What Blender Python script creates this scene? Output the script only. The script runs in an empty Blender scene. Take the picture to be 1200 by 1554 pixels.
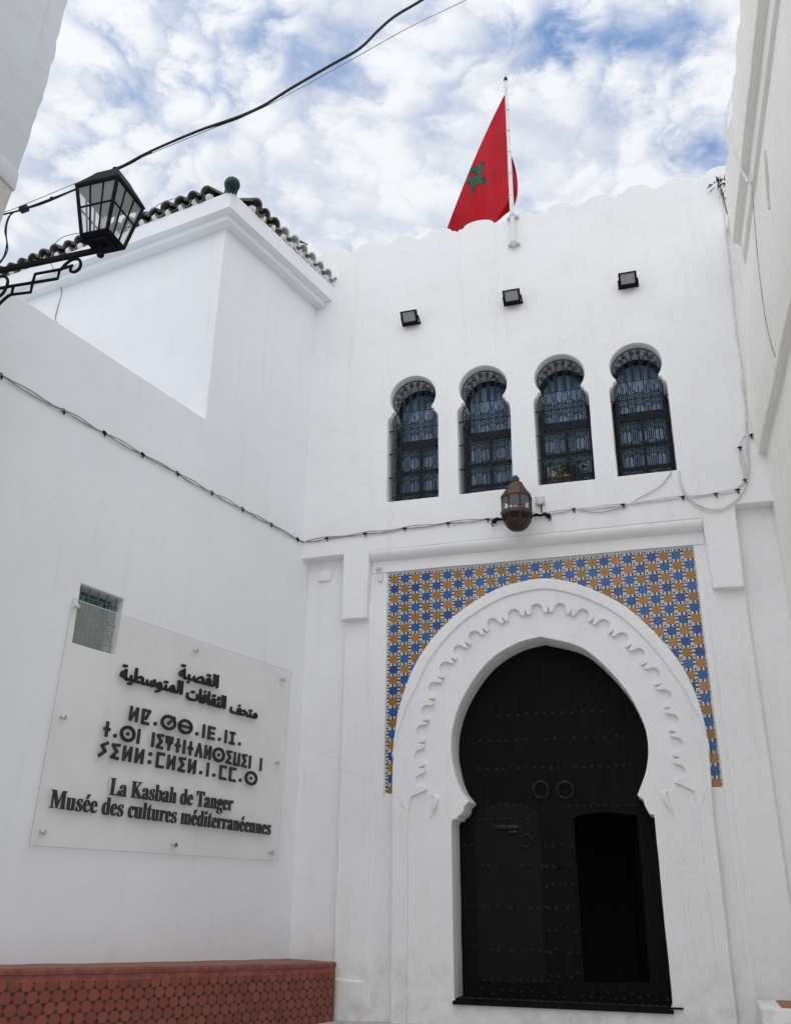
import bpy, bmesh, math, random
from math import sin, cos, pi, radians as rad
from mathutils import Vector, Matrix, noise
random.seed(7)
sc = bpy.context.scene
col = sc.collection

# ------------------------------------------------------------------ camera, sky, sun, exposure
# metric world, eye level at z = 0, facade parallel to X at y = 10.5, street about 1.6 m below the eye
F_PX, CX, CY = 1381.0, 600.0, 777.0
up = Vector((43, -3223, F_PX)).normalized()
xa = -Vector((-4860, 527, F_PX)).normalized()
xa = (xa - up * xa.dot(up)).normalized()
ya = up.cross(xa)
if ya.z < 0: ya = -ya
def world_dir(c): return Vector((xa.dot(c), ya.dot(c), up.dot(c)))
def at(px, py, Y):                       # point of the photograph lying at depth y = Y
    d = world_dir(Vector((px - CX, py - CY, F_PX)))
    return d * (Y / d.y)
cd = bpy.data.cameras.new('camera')
cam = bpy.data.objects.new('camera', cd); col.objects.link(cam)
r_, u_, b_ = world_dir(Vector((1, 0, 0))), world_dir(Vector((0, -1, 0))), world_dir(Vector((0, 0, -1)))
cam.matrix_world = Matrix(((r_.x, u_.x, b_.x, 0), (r_.y, u_.y, b_.y, 0), (r_.z, u_.z, b_.z, 0), (0, 0, 0, 1)))
cd.sensor_width = 36; cd.lens = F_PX / 1554 * 36
cd.clip_start = 0.05; cd.clip_end = 1000
sc.camera = cam

SUN_EL, SUN_AZ = 58, 268                 # azimuth measured from +X towards +Y: veiled sun high behind the viewer
sd = Vector((cos(rad(SUN_EL)) * cos(rad(SUN_AZ)), cos(rad(SUN_EL)) * sin(rad(SUN_AZ)), sin(rad(SUN_EL))))
sl = bpy.data.lights.new('sun', 'SUN'); sl.energy = 0.8; sl.angle = rad(100); sl.color = (1, .965, .91)
so = bpy.data.objects.new('sun', sl); col.objects.link(so)
so.rotation_euler = sd.to_track_quat('Z', 'Y').to_euler(); so.location = (0, 0, 30)

sc.view_settings.view_transform = 'Standard'; sc.view_settings.look = 'None'
sc.view_settings.exposure = 0.03; sc.view_settings.gamma = 1

# ---- little expression layer for shader maths
class N:
    def __init__(s, nt, sock): s.nt, s.s = nt, sock
    def _m(s, op, *o, clamp=False):
        n = s.nt.nodes.new('ShaderNodeMath'); n.operation = op; n.use_clamp = clamp
        for i, v in enumerate((s,) + o):
            if isinstance(v, N): s.nt.links.new(v.s, n.inputs[i])
            else: n.inputs[i].default_value = v
        return N(s.nt, n.outputs[0])
    def __add__(s, o): return s._m('ADD', o)
    __radd__ = __add__
    def __sub__(s, o): return s._m('SUBTRACT', o)
    def __mul__(s, o): return s._m('MULTIPLY', o)
    __rmul__ = __mul__
    def __truediv__(s, o): return s._m('DIVIDE', o)
    def __rsub__(s, o): return (s * -1.0) + o
    def fract(s): return s._m('FRACT')
    def floor(s): return s._m('FLOOR')
    def abs(s): return s._m('ABSOLUTE')
    def lt(s, o): return s._m('LESS_THAN', o)
    def gt(s, o): return s._m('GREATER_THAN', o)
    def max(s, o): return s._m('MAXIMUM', o)
    def min(s, o): return s._m('MINIMUM', o)
    def exp(s): return s._m('EXPONENT')
    def sqrt(s): return s._m('SQRT')
    def mod(s, o): return s._m('FLOORED_MODULO', o)
    def clamp(s): return s._m('ADD', 0.0, clamp=True)
    def step(s, a, b):                   # smooth 0..1 between a and b
        n = s.nt.nodes.new('ShaderNodeMapRange'); n.interpolation_type = 'SMOOTHSTEP'
        s.nt.links.new(s.s, n.inputs[0]); n.inputs[1].default_value = a; n.inputs[2].default_value = b
        return N(s.nt, n.outputs[0])
def sep(nt, vec):
    n = nt.nodes.new('ShaderNodeSeparateXYZ'); nt.links.new(vec, n.inputs[0])
    return [N(nt, n.outputs[i]) for i in range(3)]
def comb(nt, *v):
    n = nt.nodes.new('ShaderNodeCombineXYZ')
    for i, q in enumerate(v):
        if isinstance(q, N): nt.links.new(q.s, n.inputs[i])
        else: n.inputs[i].default_value = q
    return n.outputs[0]
def tnoise(nt, vec, scale, detail=4, rough=.55, dist=0, out=0):
    n = nt.nodes.new('ShaderNodeTexNoise'); nt.links.new(vec, n.inputs['Vector'])
    n.inputs['Scale'].default_value = scale; n.inputs['Detail'].default_value = detail
    n.inputs['Roughness'].default_value = rough; n.inputs['Distortion'].default_value = dist
    return N(nt, n.outputs[out])
def mix(nt, f, a, b):
    n = nt.nodes.new('ShaderNodeMix'); n.data_type = 'RGBA'
    for i, v in ((0, f), (6, a), (7, b)):
        if isinstance(v, N): nt.links.new(v.s, n.inputs[i])
        elif hasattr(v, 'is_linked'): nt.links.new(v, n.inputs[i])
        elif i == 0: n.inputs[i].default_value = v
        else: n.inputs[i].default_value = (*v, 1)
    return n.outputs[2]

w = bpy.data.worlds.new('World'); sc.world = w; w.use_nodes = True
nt = w.node_tree; bg = nt.nodes['Background']; bg.inputs[1].default_value = 0.1
sky = nt.nodes.new('ShaderNodeTexSky'); sky.sky_type = 'NISHITA'; sky.sun_disc = False
sky.sun_elevation = rad(SUN_EL); sky.sun_rotation = rad(90 - SUN_AZ)
tc = nt.nodes.new('ShaderNodeTexCoord')
dx, dy, dz = sep(nt, tc.outputs['Generated'])
dzc = dz.max(0.06)
qx, qy = dx / (dzc + .12), dy / (dzc + .12)          # a flat cloud layer seen in perspective
q = comb(nt, qx, qy, 0.0)
warp = tnoise(nt, q, 3.2, 3, .6)
q2 = comb(nt, qx + (warp - .5) * .13, qy + (warp - .5) * .11, warp * .3)
big = tnoise(nt, q2, 6.6, 6, .64)
fine = tnoise(nt, q2, 24, 4, .62)
cover = big * .68 + fine * .32
gaps = None
for (gx, gy, sx, amp) in ((-.486, .786, .028, .34), (-.567, .689, .045, .16), (-.045, .825, .040, .36), (-.02, .87, .03, .16), (.075, .855, .040, .34), (.124, 1.046, .050, .26),
                          (.106, 1.106, .035, .14), (-.11, 1.129, .03, .08), (-.639, .782, .05, .11), (-.736, .815, .05, .10), (-.72, .938, .06, .10),
                          (-.367, .718, .05, .14), (-.353, .772, .04, .12), (-.155, .81, .05, .10), (-.288, .844, .06, .08), (.032, .937, .03, .08), (-.472, .678, .06, .12)):
    k = 1 / 1.0
    # blob centres are given as x/z, y/z; move them to the layer's own coordinates at their height
    rr = math.sqrt(1 + gx * gx + gy * gy); z0 = 1 / rr; sc_ = z0 / (z0 + .12)
    ax, ay = qx - gx * sc_, qy - gy * sc_
    g = ((ax * ax + ay * ay) * (-1 / (2 * sx * sx))).exp() * amp
    gaps = g if gaps is None else gaps + g
tex2 = tnoise(nt, q2, 14.0, 5, .66)
# small cloudlets: rounded cells broken up by noise
vo_ = nt.nodes.new('ShaderNodeTexVoronoi'); vo_.feature = 'F1'; vo_.inputs['Scale'].default_value = 19
nt.links.new(comb(nt, qx + (warp - .5) * .30 + (tex2 - .5) * .10, qy + (warp - .5) * .22 + (fine - .5) * .08, 0.0), vo_.inputs['Vector'])
cell = (1 - N(nt, vo_.outputs['Distance']) * 1.1).clamp()
cov = cover * .42 + tex2 * .36 + cell * .16 + .105 - gaps * .60
thin = cov.step(.20, .52)
blue_to_white = thin
lump = big * .30 + tex2 * .22 + fine * .20 + cell * .28
shade = lump.step(.36, .60)
cloud = mix(nt, shade, (6.0, 6.45, 7.45), (8.3, 8.5, 8.8))
deep = mix(nt, .78, sky.outputs[0], (1.2, 2.8, 6.1))
haze_low = (1 - dz).step(.30, .70)
skycol = mix(nt, blue_to_white, deep, cloud)
skycol = mix(nt, haze_low * .35, skycol, (7.6, 7.85, 8.3))
# thin cloud round the veiled sun is brighter
sdot = dx * sd.x + dy * sd.y + dz * sd.z
glow = ((sdot - 1.0) * 2.2).exp() * .45 + 1.0
vm = nt.nodes.new('ShaderNodeVectorMath'); vm.operation = 'SCALE'; nt.links.new(skycol, vm.inputs[0]); nt.links.new(glow.s, vm.inputs['Scale'])
skycol = vm.outputs[0]
nt.links.new(skycol, bg.inputs[0])
w.cycles.sampling_method = 'MANUAL'; w.cycles.sample_map_resolution = 256

# ------------------------------------------------------------------ materials
def mat(name, base=(.8, .8, .8), rough=.6, metal=0., spec=.5):
    m = bpy.data.materials.new(name); m.use_nodes = True
    b = m.node_tree.nodes['Principled BSDF']
    b.inputs['Base Color'].default_value = (*base, 1); b.inputs['Roughness'].default_value = rough
    b.inputs['Metallic'].default_value = metal; b.inputs['Specular IOR Level'].default_value = spec
    return m, m.node_tree, b
def bump(nt, b, h, strength=.3, dist=.01, prev=None):
    n = nt.nodes.new('ShaderNodeBump'); nt.links.new(h.s, n.inputs['Height'])
    n.inputs['Strength'].default_value = strength; n.inputs['Distance'].default_value = dist
    if prev: nt.links.new(prev.outputs[0], n.inputs['Normal'])
    nt.links.new(n.outputs[0], b.inputs['Normal']); return n
def objc(nt):
    t = nt.nodes.new('ShaderNodeTexCoord'); return t.outputs['Object']
def speckled(name, c1, c2, scale=8, rough=.6, metal=0., bs=.2, bd=.004, spec=.5, lo=.35, hi=.65):
    m, nt, b = mat(name, c1, rough, metal, spec)
    p = objc(nt); f = tnoise(nt, p, scale, 6, .6)
    nt.links.new(mix(nt, f.step(lo, hi), c1, c2), b.inputs['Base Color'])
    bump(nt, b, tnoise(nt, p, scale * 4, 4, .6), bs, bd); return m
def plaster(name, base, dirt, dirt_amt=.25, bscale=1.0, grime=0.0, cracks=.4):
    m, nt, b = mat(name, base, .88, 0, .25)
    t = nt.nodes.new('ShaderNodeNewGeometry'); p = t.outputs['Position']
    x, y, z = sep(nt, p)
    broad = tnoise(nt, p, .9, 3, .6)
    mid = tnoise(nt, p, 5, 4, .65)
    streak = tnoise(nt, comb(nt, x * 7.0, y * 7.0, z * .55), 1.0, 3, .6)
    c = mix(nt, broad.step(.3, .7) * .55, base, tuple(v * .93 for v in base))
    c = mix(nt, (mid.step(.52, .8) * .35 + streak.step(.55, .8) * .4) * dirt_amt * 2.2, c, dirt)
    cr = nt.nodes.new('ShaderNodeTexVoronoi'); cr.feature = 'DISTANCE_TO_EDGE'; cr.inputs['Scale'].default_value = 1.1
    cn = tnoise(nt, p, 3.0, 3, .7) - .5
    nt.links.new(comb(nt, x + cn * .22, y + cn * .22, z * .8 + cn * .2), cr.inputs['Vector'])
    crack = (1 - N(nt, cr.outputs['Distance']).step(0.0, .0045)) * broad.step(.54, .62)
    c = mix(nt, crack * cracks, c, dirt)
    drip = tnoise(nt, comb(nt, x * 16.0, y * 16.0, z * .35), 1.0, 2, .65).step(.60, .78) * broad.step(.48, .66)
    c = mix(nt, drip * .28, c, dirt)
    spot = tnoise(nt, p, 26, 2, .5)
    c = mix(nt, spot.step(.76, .80) * .5, c, (.38, .36, .34))
    if grime:
        g = (1 - z.step(-1.25, -.2)) * mid.step(.35, .75) * grime
        c = mix(nt, g, c, (.50, .46, .40))
    nt.links.new(c, b.inputs['Base Color'])
    trowel = tnoise(nt, comb(nt, x * 1.6 + z * .5, y * 1.6, z * 4.0 - x * .8), 1.4, 3, .55)
    h = tnoise(nt, p, 2.2, 3, .55) * (.013 * bscale) + trowel * (.0062 * bscale) + mid * (.0034 * bscale) + tnoise(nt, p, 80, 2, .6) * (.0005 * bscale)
    bump(nt, b, h, 1.0, 1.0)
    return m
WHITE = plaster('white_plaster', (.875, .875, .88), (.62, .60, .57), .22, 1, .5)
LEFTW = plaster('smooth_white_plaster', (.86, .872, .90), (.64, .63, .62), .20, .8, .5, .0)
CREAM = plaster('cream_white_plaster', (.92, .90, .85), (.60, .57, .52), .25, 1)
GREYW = plaster('weathered_shade_plaster', (.66, .69, .71), (.47, .46, .43), .5, 1.2)  # white plaster with blue-grey shade put into its base colour, plus dirt
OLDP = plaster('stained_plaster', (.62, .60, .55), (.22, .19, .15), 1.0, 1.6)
BLACKIRON = speckled('black_iron', (.004, .004, .006), (.009, .009, .014), 20, .65, 0, .3, .002, .12)
GRILLE = speckled('dark_blue_iron', (.003, .007, .012), (.008, .015, .022), 15, .45, 0, .2, .002, .3)
TEALIRON = speckled('green_iron', (.05, .11, .10), (.09, .16, .145), 25, .5, .1, .2, .002)
COPPER = speckled('aged_copper', (.055, .032, .022), (.105, .064, .046), 14, .55, .35, .4, .003)
BRONZE = speckled('dark_bronze', (.022, .016, .011), (.045, .032, .022), 14, .5, .3, .3, .003)
CHROME, _, _ = mat('steel', (.62, .62, .62), .22, 1.)
LETTER = speckled('dark_grey_letters', (.018, .018, .02), (.036, .036, .039), 40, .42, 0, .1, .001)
WIREBLK, _, _ = mat('black_cable_sheath', (.010, .010, .013), .5)
WIREGREY = speckled('grey_painted_wire', (.20, .20, .20), (.42, .42, .42), 9, .6, 0, .1, .001)
WIREWHT = speckled('white_painted_wire', (.55, .55, .55), (.74, .74, .73), 9, .6, 0, .1, .001)
WHPAINT = speckled('white_paint', (.76, .76, .76), (.68, .68, .67), 12, .45, 0, .1, .001)
BOXGREY = speckled('pale_grey_plastic', (.55, .56, .55), (.62, .63, .62), 10, .5, 0, .05, .001)
NAVY = speckled('dark_teal_window_paint', (.004, .011, .018), (.008, .017, .026), 8, .5, 0, .1, .001, .3)
TERRA = speckled('terracotta', (.30, .11, .055), (.38, .16, .085), 10, .8, 0, .3, .003)
LEAF, nt_, b_l = mat('leaf', (.035, .075, .022), .55)
f_ = tnoise(nt_, objc(nt_), 14, 2); nt_.links.new(mix(nt_, f_.step(.35, .65), (.018, .045, .014), (.07, .12, .03)), b_l.inputs['Base Color'])
LEAFY = speckled('yellow_leaf', (.42, .45, .14), (.55, .56, .22), 10, .5)
GROUND = speckled('worn_paving', (.44, .425, .405), (.56, .545, .52), 5, .9, 0, .5, .01)
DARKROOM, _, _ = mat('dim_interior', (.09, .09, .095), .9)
CURT, nt_, b_c = mat('pale_blue_curtain', (.36, .47, .60), .9)
px_, py_, pz_ = sep(nt_, objc(nt_))
f_ = tnoise(nt_, comb(nt_, px_ * 14.0, 0.0, pz_ * .8), 1, 4); nt_.links.new(mix(nt_, f_.step(.3, .7), (.28, .41, .56), (.62, .77, .93)), b_c.inputs['Base Color'])
TILEROOF = speckled('mossy_clay_tile', (.045, .048, .040), (.16, .155, .13), 9, .85, 0, .6, .006)
TILEWHITE = speckled('whitewashed_tile', (.74, .74, .72), (.42, .42, .39), 10, .85, 0, .6, .006, .5, .52, .72)
GREENGLAZE, _, _ = mat('green_glaze', (.003, .026, .020), .30, 0, .3)

def glass_mat(name, tint, refl=.12, rough=.05, dark=.0):
    m = bpy.data.materials.new(name); m.use_nodes = True; nt = m.node_tree
    for n in list(nt.nodes):
        if n.type != 'OUTPUT_MATERIAL': nt.nodes.remove(n)
    out = nt.nodes['Material Output']
    tr = nt.nodes.new('ShaderNodeBsdfTransparent'); tr.inputs[0].default_value = (*tint, 1)
    gl = nt.nodes.new('ShaderNodeBsdfGlossy'); gl.inputs['Roughness'].default_value = rough
    fr = nt.nodes.new('ShaderNodeFresnel'); fr.inputs[0].default_value = 1.45
    mx = nt.nodes.new('ShaderNodeMixShader'); nt.links.new((N(nt, fr.outputs[0]) + refl - .04).clamp().s, mx.inputs[0])
    nt.links.new(tr.outputs[0], mx.inputs[1]); nt.links.new(gl.outputs[0], mx.inputs[2])
    nt.links.new(mx.outputs[0], out.inputs[0]); return m
PANE = glass_mat('window_glass', (.84, .90, .95), .05)
LENS, _, _ = mat('floodlight_lens', (.30, .31, .31), .25)
def frosted(name, colr, alpha):
    m, nt, b = mat(name, colr, .32, 0, .4)
    p = objc(nt); a = tnoise(nt, p, 1.6, 5, .6)
    nt.links.new(mix(nt, a.step(.3, .75), colr, tuple(v * .86 for v in colr)), b.inputs['Base Color'])
    g_ = nt.nodes.new('ShaderNodeNewGeometry')       # the veil sits on the outer face only
    nt.links.new(((a.step(.25, .8) * .10 + alpha) * (1 - N(nt, g_.outputs['Backfacing']))).s, b.inputs['Alpha']); return m
LAMPGLASS = frosted('lantern_glass', (.50, .54, .54), .42)
WLGLASS = frosted('smoky_lantern_glass', (.30, .30, .34), .30)
ACRYL = frosted('frosted_acrylic', (.90, .865, .775), .18)

# door boards: nearly black brown timber with vertical board joints and worn grain
DOORM, nt_, b_d = mat('dark_door_boards', (.006, .006, .006), .7, 0, .12)
x_, y_, z_ = sep(nt_, objc(nt_))
grain = tnoise(nt_, comb(nt_, x_ * 30.0, 0.0, z_ * 1.2), 1, 6, .6)
jnt = ((x_ * (1 / .165)).fract() - .5).abs().gt(.475)
nt_.links.new(mix(nt_, grain.step(.35, .7), (.0032, .0031, .0031), (.0068, .0060, .0055)), b_d.inputs['Base Color'])
bump(nt_, b_d, grain * .3 - jnt, .5, .006)
WICKM = speckled('worn_brown_boards', (.0042, .0037, .0034), (.0072, .0057, .0050), 5, .6, 0, .2, .003, .15)

# blue, ochre, black and white mosaic
MOSAIC, nt_, b_m = mat('glazed_mosaic', (.8, .8, .8), .28, 0, .5)
PT, PV = .1394, .1310
p_ = objc(nt_); x_, y_, z_ = sep(nt_, p_)
wob = tnoise(nt_, p_, 20, 2) - .5
u, v = (x_ + wob * .004) / PT, (z_ + wob * .004) / PV
iu, iv = u.floor(), v.floor()
fu, fv = u.fract() - .5, v.fract() - .5
au, av = fu.abs(), fv.abs()
par = (iu + iv).mod(2.0)
wn = nt_.nodes.new('ShaderNodeTexWhiteNoise'); wn.noise_dimensions = '2D'; nt_.links.new(comb(nt_, iu, iv, 0.0), wn.inputs['Vector'])
rnd = N(nt_, wn.outputs[0])
mott = tnoise(nt_, p_, 60, 3)
blue = mix(nt_, rnd, (.008, .045, .215), (.018, .105, .33))
blue = mix(nt_, mott.step(.5, .8) * .4, blue, (.06, .16, .38))
ochre = mix(nt_, rnd, (.26, .128, .020), (.39, .168, .042))
ochre = mix(nt_, mott.step(.55, .8) * .5, ochre, (.20, .10, .04))
sqc = mix(nt_, par, blue, ochre)
issq = (au.max(av) + au.min(av) * .10).lt(.382)
# strips between squares: white with black arrowheads, 3 per side
s_across = (au.gt(av)) * (au - .435) + (1 - au.gt(av)) * (av - .435)
t_along = au.gt(av) * fv + (1 - au.gt(av)) * fu
chev = (t_along * 3.0 + s_across.abs() * 5.0 + 10.25).fract().lt(.56)
s2 = s_across.abs().lt(.092)
strip_black = chev * s2
# nodes where strips meet: alternately a black eight-pointed dot in white and a white cross in black
cu, cv = .5 - au, .5 - av
rc = (cu * cu + cv * cv).sqrt()
ci, cj = (u + .5).floor(), (v + .5).floor()
cpar = (ci + cj).mod(2.0)
dot = rc.lt(.105)
cross = (cu - cv).abs().lt(.035) * rc.lt(.17) + 0.0
node_zone = rc.lt(.175)
node_black = cpar * dot + (1 - cpar) * (1 - (cu - cv).abs().lt(.04))
strip_zone_black = node_zone * node_black + (1 - node_zone) * strip_black
wcol = mix(nt_, mott, (.64, .63, .59), (.76, .75, .72))
stc = mix(nt_, strip_zone_black.clamp(), wcol, (.006, .006, .010))
nt_.links.new(mix(nt_, issq, stc, sqc), b_m.inputs['Base Color'])
bump(nt_, b_m, tnoise(nt_, p_, 45, 3) + issq * .5, .3, .003)

# red hexagon and triangle tiles of the dado
DADO, nt_, b_m = mat('red_hexagon_tiles', (.3, .1, .07), .6, 0, .4)
p_ = nt_.nodes.new('ShaderNodeTexCoord').outputs['UV']; x_, z_, y_ = sep(nt_, p_)
wj = tnoise(nt_, p_, 14, 2) - .5
sx_, sz_ = (x_ + wj * .010) / .118, (z_ + wj * .008) / .084
A = sz_; B = sx_ * .866 * 1.1547 - sz_ * .5; Cc = (sx_ * .866 * 1.1547) * -1.0 - sz_ * .5
S = A.fract() + B.fract() + (Cc + .5).fract()
hexm = S.gt(.93) * S.lt(2.07)
edge = (S - 1.0).abs().min((S - 2.0).abs())
wn = nt_.nodes.new('ShaderNodeTexWhiteNoise'); wn.noise_dimensions = '3D'
nt_.links.new(comb(nt_, A.floor(), B.floor(), (Cc + .5).floor()), wn.inputs['Vector'])
rn = N(nt_, wn.outputs[0])
mott = tnoise(nt_, p_, 30, 4)
hc = mix(nt_, rn, (.20, .048, .034), (.28, .075, .052))
hc = mix(nt_, mott.step(.5, .8) * .4, hc, (.30, .13, .10))
tcx = mix(nt_, rn, (.040, .016, .013), (.075, .034, .028))
cc_ = mix(nt_, hexm, tcx, hc)
cc_ = mix(nt_, edge.lt(.05) * hexm * .55, cc_, (.28, .12, .09))
top_band = z_.gt(-.105)
band_c = mix(nt_, tnoise(nt_, p_, 9, 6).step(.35, .7), (.22, .062, .045), (.31, .105, .08))
nt_.links.new(mix(nt_, top_band, cc_, band_c), b_m.inputs['Base Color'])
bump(nt_, b_m, mott + hexm * .3, .35, .004)
CAPM = speckled('pink_cement_cap', (.22, .085, .064), (.31, .15, .12), 12, .9, 0, .4, .006)

# ------------------------------------------------------------------ object helpers
WO = {}
def tag(o, label, cat, group=None, kind=None):
    if label: o['label'] = label
    if cat: o['category'] = cat
    if group: o['group'] = group
    if kind: o['kind'] = kind
    return o
def thing(name, loc, label, cat, group=None):
    o = bpy.data.objects.new(name, None); o.empty_display_size = .2; col.objects.link(o)
    o.location = loc; WO[o] = Vector(loc); return tag(o, label, cat, group)
def place(o, parent, origin):
    origin = Vector(origin); col.objects.link(o)
    if parent is not None:
        o.parent = parent; o.location = origin - WO[parent]
    else: o.location = origin
    WO[o] = origin; return o
def fin(name, src, mats, parent=None, origin=None, smooth=True, ang=38):
    """src: bmesh or mesh in world coordinates -> ONE linked mesh object"""
    if isinstance(src, bmesh.types.BMesh):
        me = bpy.data.meshes.new(name); src.to_mesh(me); src.free()
    else: me = src; me.name = name
    if origin is None: origin = WO[parent] if parent is not None else Vector((0, 0, 0))
    me.transform(Matrix.Translation(-Vector(origin)))
    if mats is not None:
        for m in (mats if isinstance(mats, (list, tuple)) else [mats]): me.materials.append(m)
    if smooth:
        me.polygons.foreach_set('use_smooth', [True] * len(me.polygons)); me.set_sharp_from_angle(angle=rad(ang))
    o = bpy.data.objects.new(name, me); return place(o, parent, origin)
def frame_mat(o, u, out):                # local x -> u, local y -> up(z), local z -> out
    u, out = Vector(u).normalized(), Vector(out).normalized(); v = out.cross(u)
    return Matrix(((u.x, v.x, out.x, o[0]), (u.y, v.y, out.y, o[1]), (u.z, v.z, out.z, o[2]), (0, 0, 0, 1)))
def FY(y): return frame_mat((0, y, 0), (1, 0, 0), (0, -1, 0))       # plane parallel to the facade at depth y
AL = rad(76.05); UL = Vector((cos(AL), sin(AL), 0)); OL = Vector((sin(AL), -cos(AL), 0)); PL = Vector((-4.538, 10.5, 0))
def FL(off=0.): return frame_mat(PL + OL * off, UL, OL)             # the left wall: u runs towards the facade
def wob(pts, amp=.004, step=.09, seed=0, closed=True):
    out = []; n = len(pts)
    for i in range(n if closed else n - 1):
        a, b = Vector(pts[i]), Vector(pts[(i + 1) % n]); L = (b - a).length; k = max(1, int(L / step))
        for j in range(k):
            p = a.lerp(b, j / k); q = Vector((p.x * 3.1 + seed, p.y * 3.1, seed * 1.7))
            nz = noise.noise_vector(q) * amp + noise.noise_vector(q * 4) * amp * .4
            out.append((p.x + nz.x, p.y + nz.y))
    if not closed: out.append(tuple(pts[-1]))
    return out
def cat(pts, k=6):                       # Catmull-Rom through open points (any dimension)
    P = [Vector(p) for p in pts]; P = [P[0] * 2 - P[1]] + P + [P[-1] * 2 - P[-2]]; out = []
    for i in range(1, len(P) - 2):
        for j in range(k):
            t = j / k; a, b, c, d = P[i - 1], P[i], P[i + 1], P[i + 2]
            out.append(.5 * ((2 * b) + (c - a) * t + (2 * a - 5 * b + 4 * c - d) * t * t + (3 * b - a - 3 * c + d) * t ** 3))
    out.append(P[-2]); return out
def sheet_mesh(outer, holes, depth, M, bev=.010, res=2):
    """flat panel with holes, rounded arrises; its FRONT lies in the frame's plane, thickness goes inwards"""
    cu = bpy.data.curves.new('tmp', 'CURVE'); cu.dimensions = '2D'; cu.fill_mode = 'BOTH'
    for loop in [outer] + list(holes):
        s = cu.splines.new('POLY'); s.points.add(len(loop) - 1); s.use_cyclic_u = True
        for i, p in enumerate(loop): s.points[i].co = (p[0], p[1], 0, 1)
    cu.extrude = depth / 2 - bev; cu.bevel_depth = bev; cu.offset = -bev; cu.bevel_resolution = res
    o = bpy.data.objects.new('tmp', cu); col.objects.link(o)
    dg = bpy.context.evaluated_depsgraph_get(); me = bpy.data.meshes.new_from_object(o.evaluated_get(dg), depsgraph=dg)
    bpy.data.objects.remove(o); bpy.data.curves.remove(cu)
    me.transform(M @ Matrix.Translation((0, 0, -depth / 2))); return me
def sheet(name, outer, holes, depth, M, m, parent, bev=.010, origin=None, ang=30):
    me = sheet_mesh(outer, holes, depth, M, bev)
    nz = (M.to_3x3() @ Vector((0, 0, 1)))
    me.polygons.foreach_set('use_smooth', [abs(p.normal.dot(nz)) < .999 for p in me.polygons])
    sm = [p.use_smooth for p in me.polygons]
    o = fin(name, me, m, parent, origin, smooth=False)
    me.polygons.foreach_set('use_smooth', sm); me.set_sharp_from_angle(angle=rad(ang)); 
    return o
def box(bm, c, s, M=None, bev=0, mi=0):
    r = bmesh.ops.create_cube(bm, size=1); vs = r['verts']
    for v in vs: v.co = Vector((v.co.x * s[0] + c[0], v.co.y * s[1] + c[1], v.co.z * s[2] + c[2]))
    es = {e for v in vs for e in v.link_edges}
    if bev:
        r2 = bmesh.ops.bevel(bm, geom=list(es), offset=bev, segments=2, affect='EDGES', profile=.5); vs = list({v for f in r2['faces'] for v in f.verts} | {v for v in vs if v.is_valid})
    if M is not None:
        for v in vs:
            if v.is_valid: v.co = M @ v.co
    if mi:
        for f in {f for v in vs for f in v.link_faces}: f.material_index = mi
    return vs
def tube(bm, pts, r, seg=8, caps=True, mi=0, closed=False):
    P = [Vector(p) for p in pts]; n = len(P); rs = r if hasattr(r, '__len__') else [r] * n
    nor = None; rings = []
    for i in range(n):
        if closed: t = P[(i + 1) % n] - P[i - 1]
        else: t = P[min(i + 1, n - 1)] - P[max(i - 1, 0)]
        if t.length < 1e-9: t = Vector((0, 0, 1))
        t.normalize()
        if nor is None:
            nor = t.orthogonal().normalized()
        else:
            nor = nor - t * nor.dot(t)
            nor = nor.normalized() if nor.length > 1e-6 else t.orthogonal().normalized()
        bi = t.cross(nor)
        rings.append([bm.verts.new(P[i] + (nor * cos(2 * pi * k / seg) + bi * sin(2 * pi * k / seg)) * rs[i]) for k in range(seg)])
    for i in range(n if closed else n - 1):
        a, b = rings[i], rings[(i + 1) % n]
        for k in range(seg):
            f = bm.faces.new((a[k], a[(k + 1) % seg], b[(k + 1) % seg], b[k])); f.material_index = mi
    if caps and not closed:
        bm.faces.new(rings[0][::-1]).material_index = mi; bm.faces.new(rings[-1]).material_index = mi
def lathe(bm, prof, c, seg=24, mi=0, rot=0., axis=None):
    rings = []
    for (r, z) in prof:
        rings.append([bm.verts.new(Vector((c[0] + max(r, 1e-4) * cos(rot + 2 * pi * k / seg), c[1] + max(r, 1e-4) * sin(rot + 2 * pi * k / seg), c[2] + z))) for k in range(seg)])
    for a, b in zip(rings, rings[1:]):
        for k in range(seg):
            bm.faces.new((a[k], a[(k + 1) % seg], b[(k + 1) % seg], b[k])).material_index = mi
    bm.faces.new(rings[0][::-1]).material_index = mi; bm.faces.new(rings[-1]).material_index = mi
def quad(bm, *p, mi=0):
    f = bm.faces.new([bm.verts.new(Vector(q)) for q in p]); f.material_index = mi; return f
def prism(bm, prof, a, b, mi=0):
    """closed profile of world-space offset vectors swept from a to b"""
    A = [bm.verts.new(Vector(a) + Vector(p)) for p in prof]; B = [bm.verts.new(Vector(b) + Vector(p)) for p in prof]; n = len(prof)
    for i in range(n): bm.faces.new((A[i], A[(i + 1) % n], B[(i + 1) % n], B[i])).material_index = mi
    bm.faces.new(A[::-1]).material_index = mi; bm.faces.new(B).material_index = mi

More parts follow.
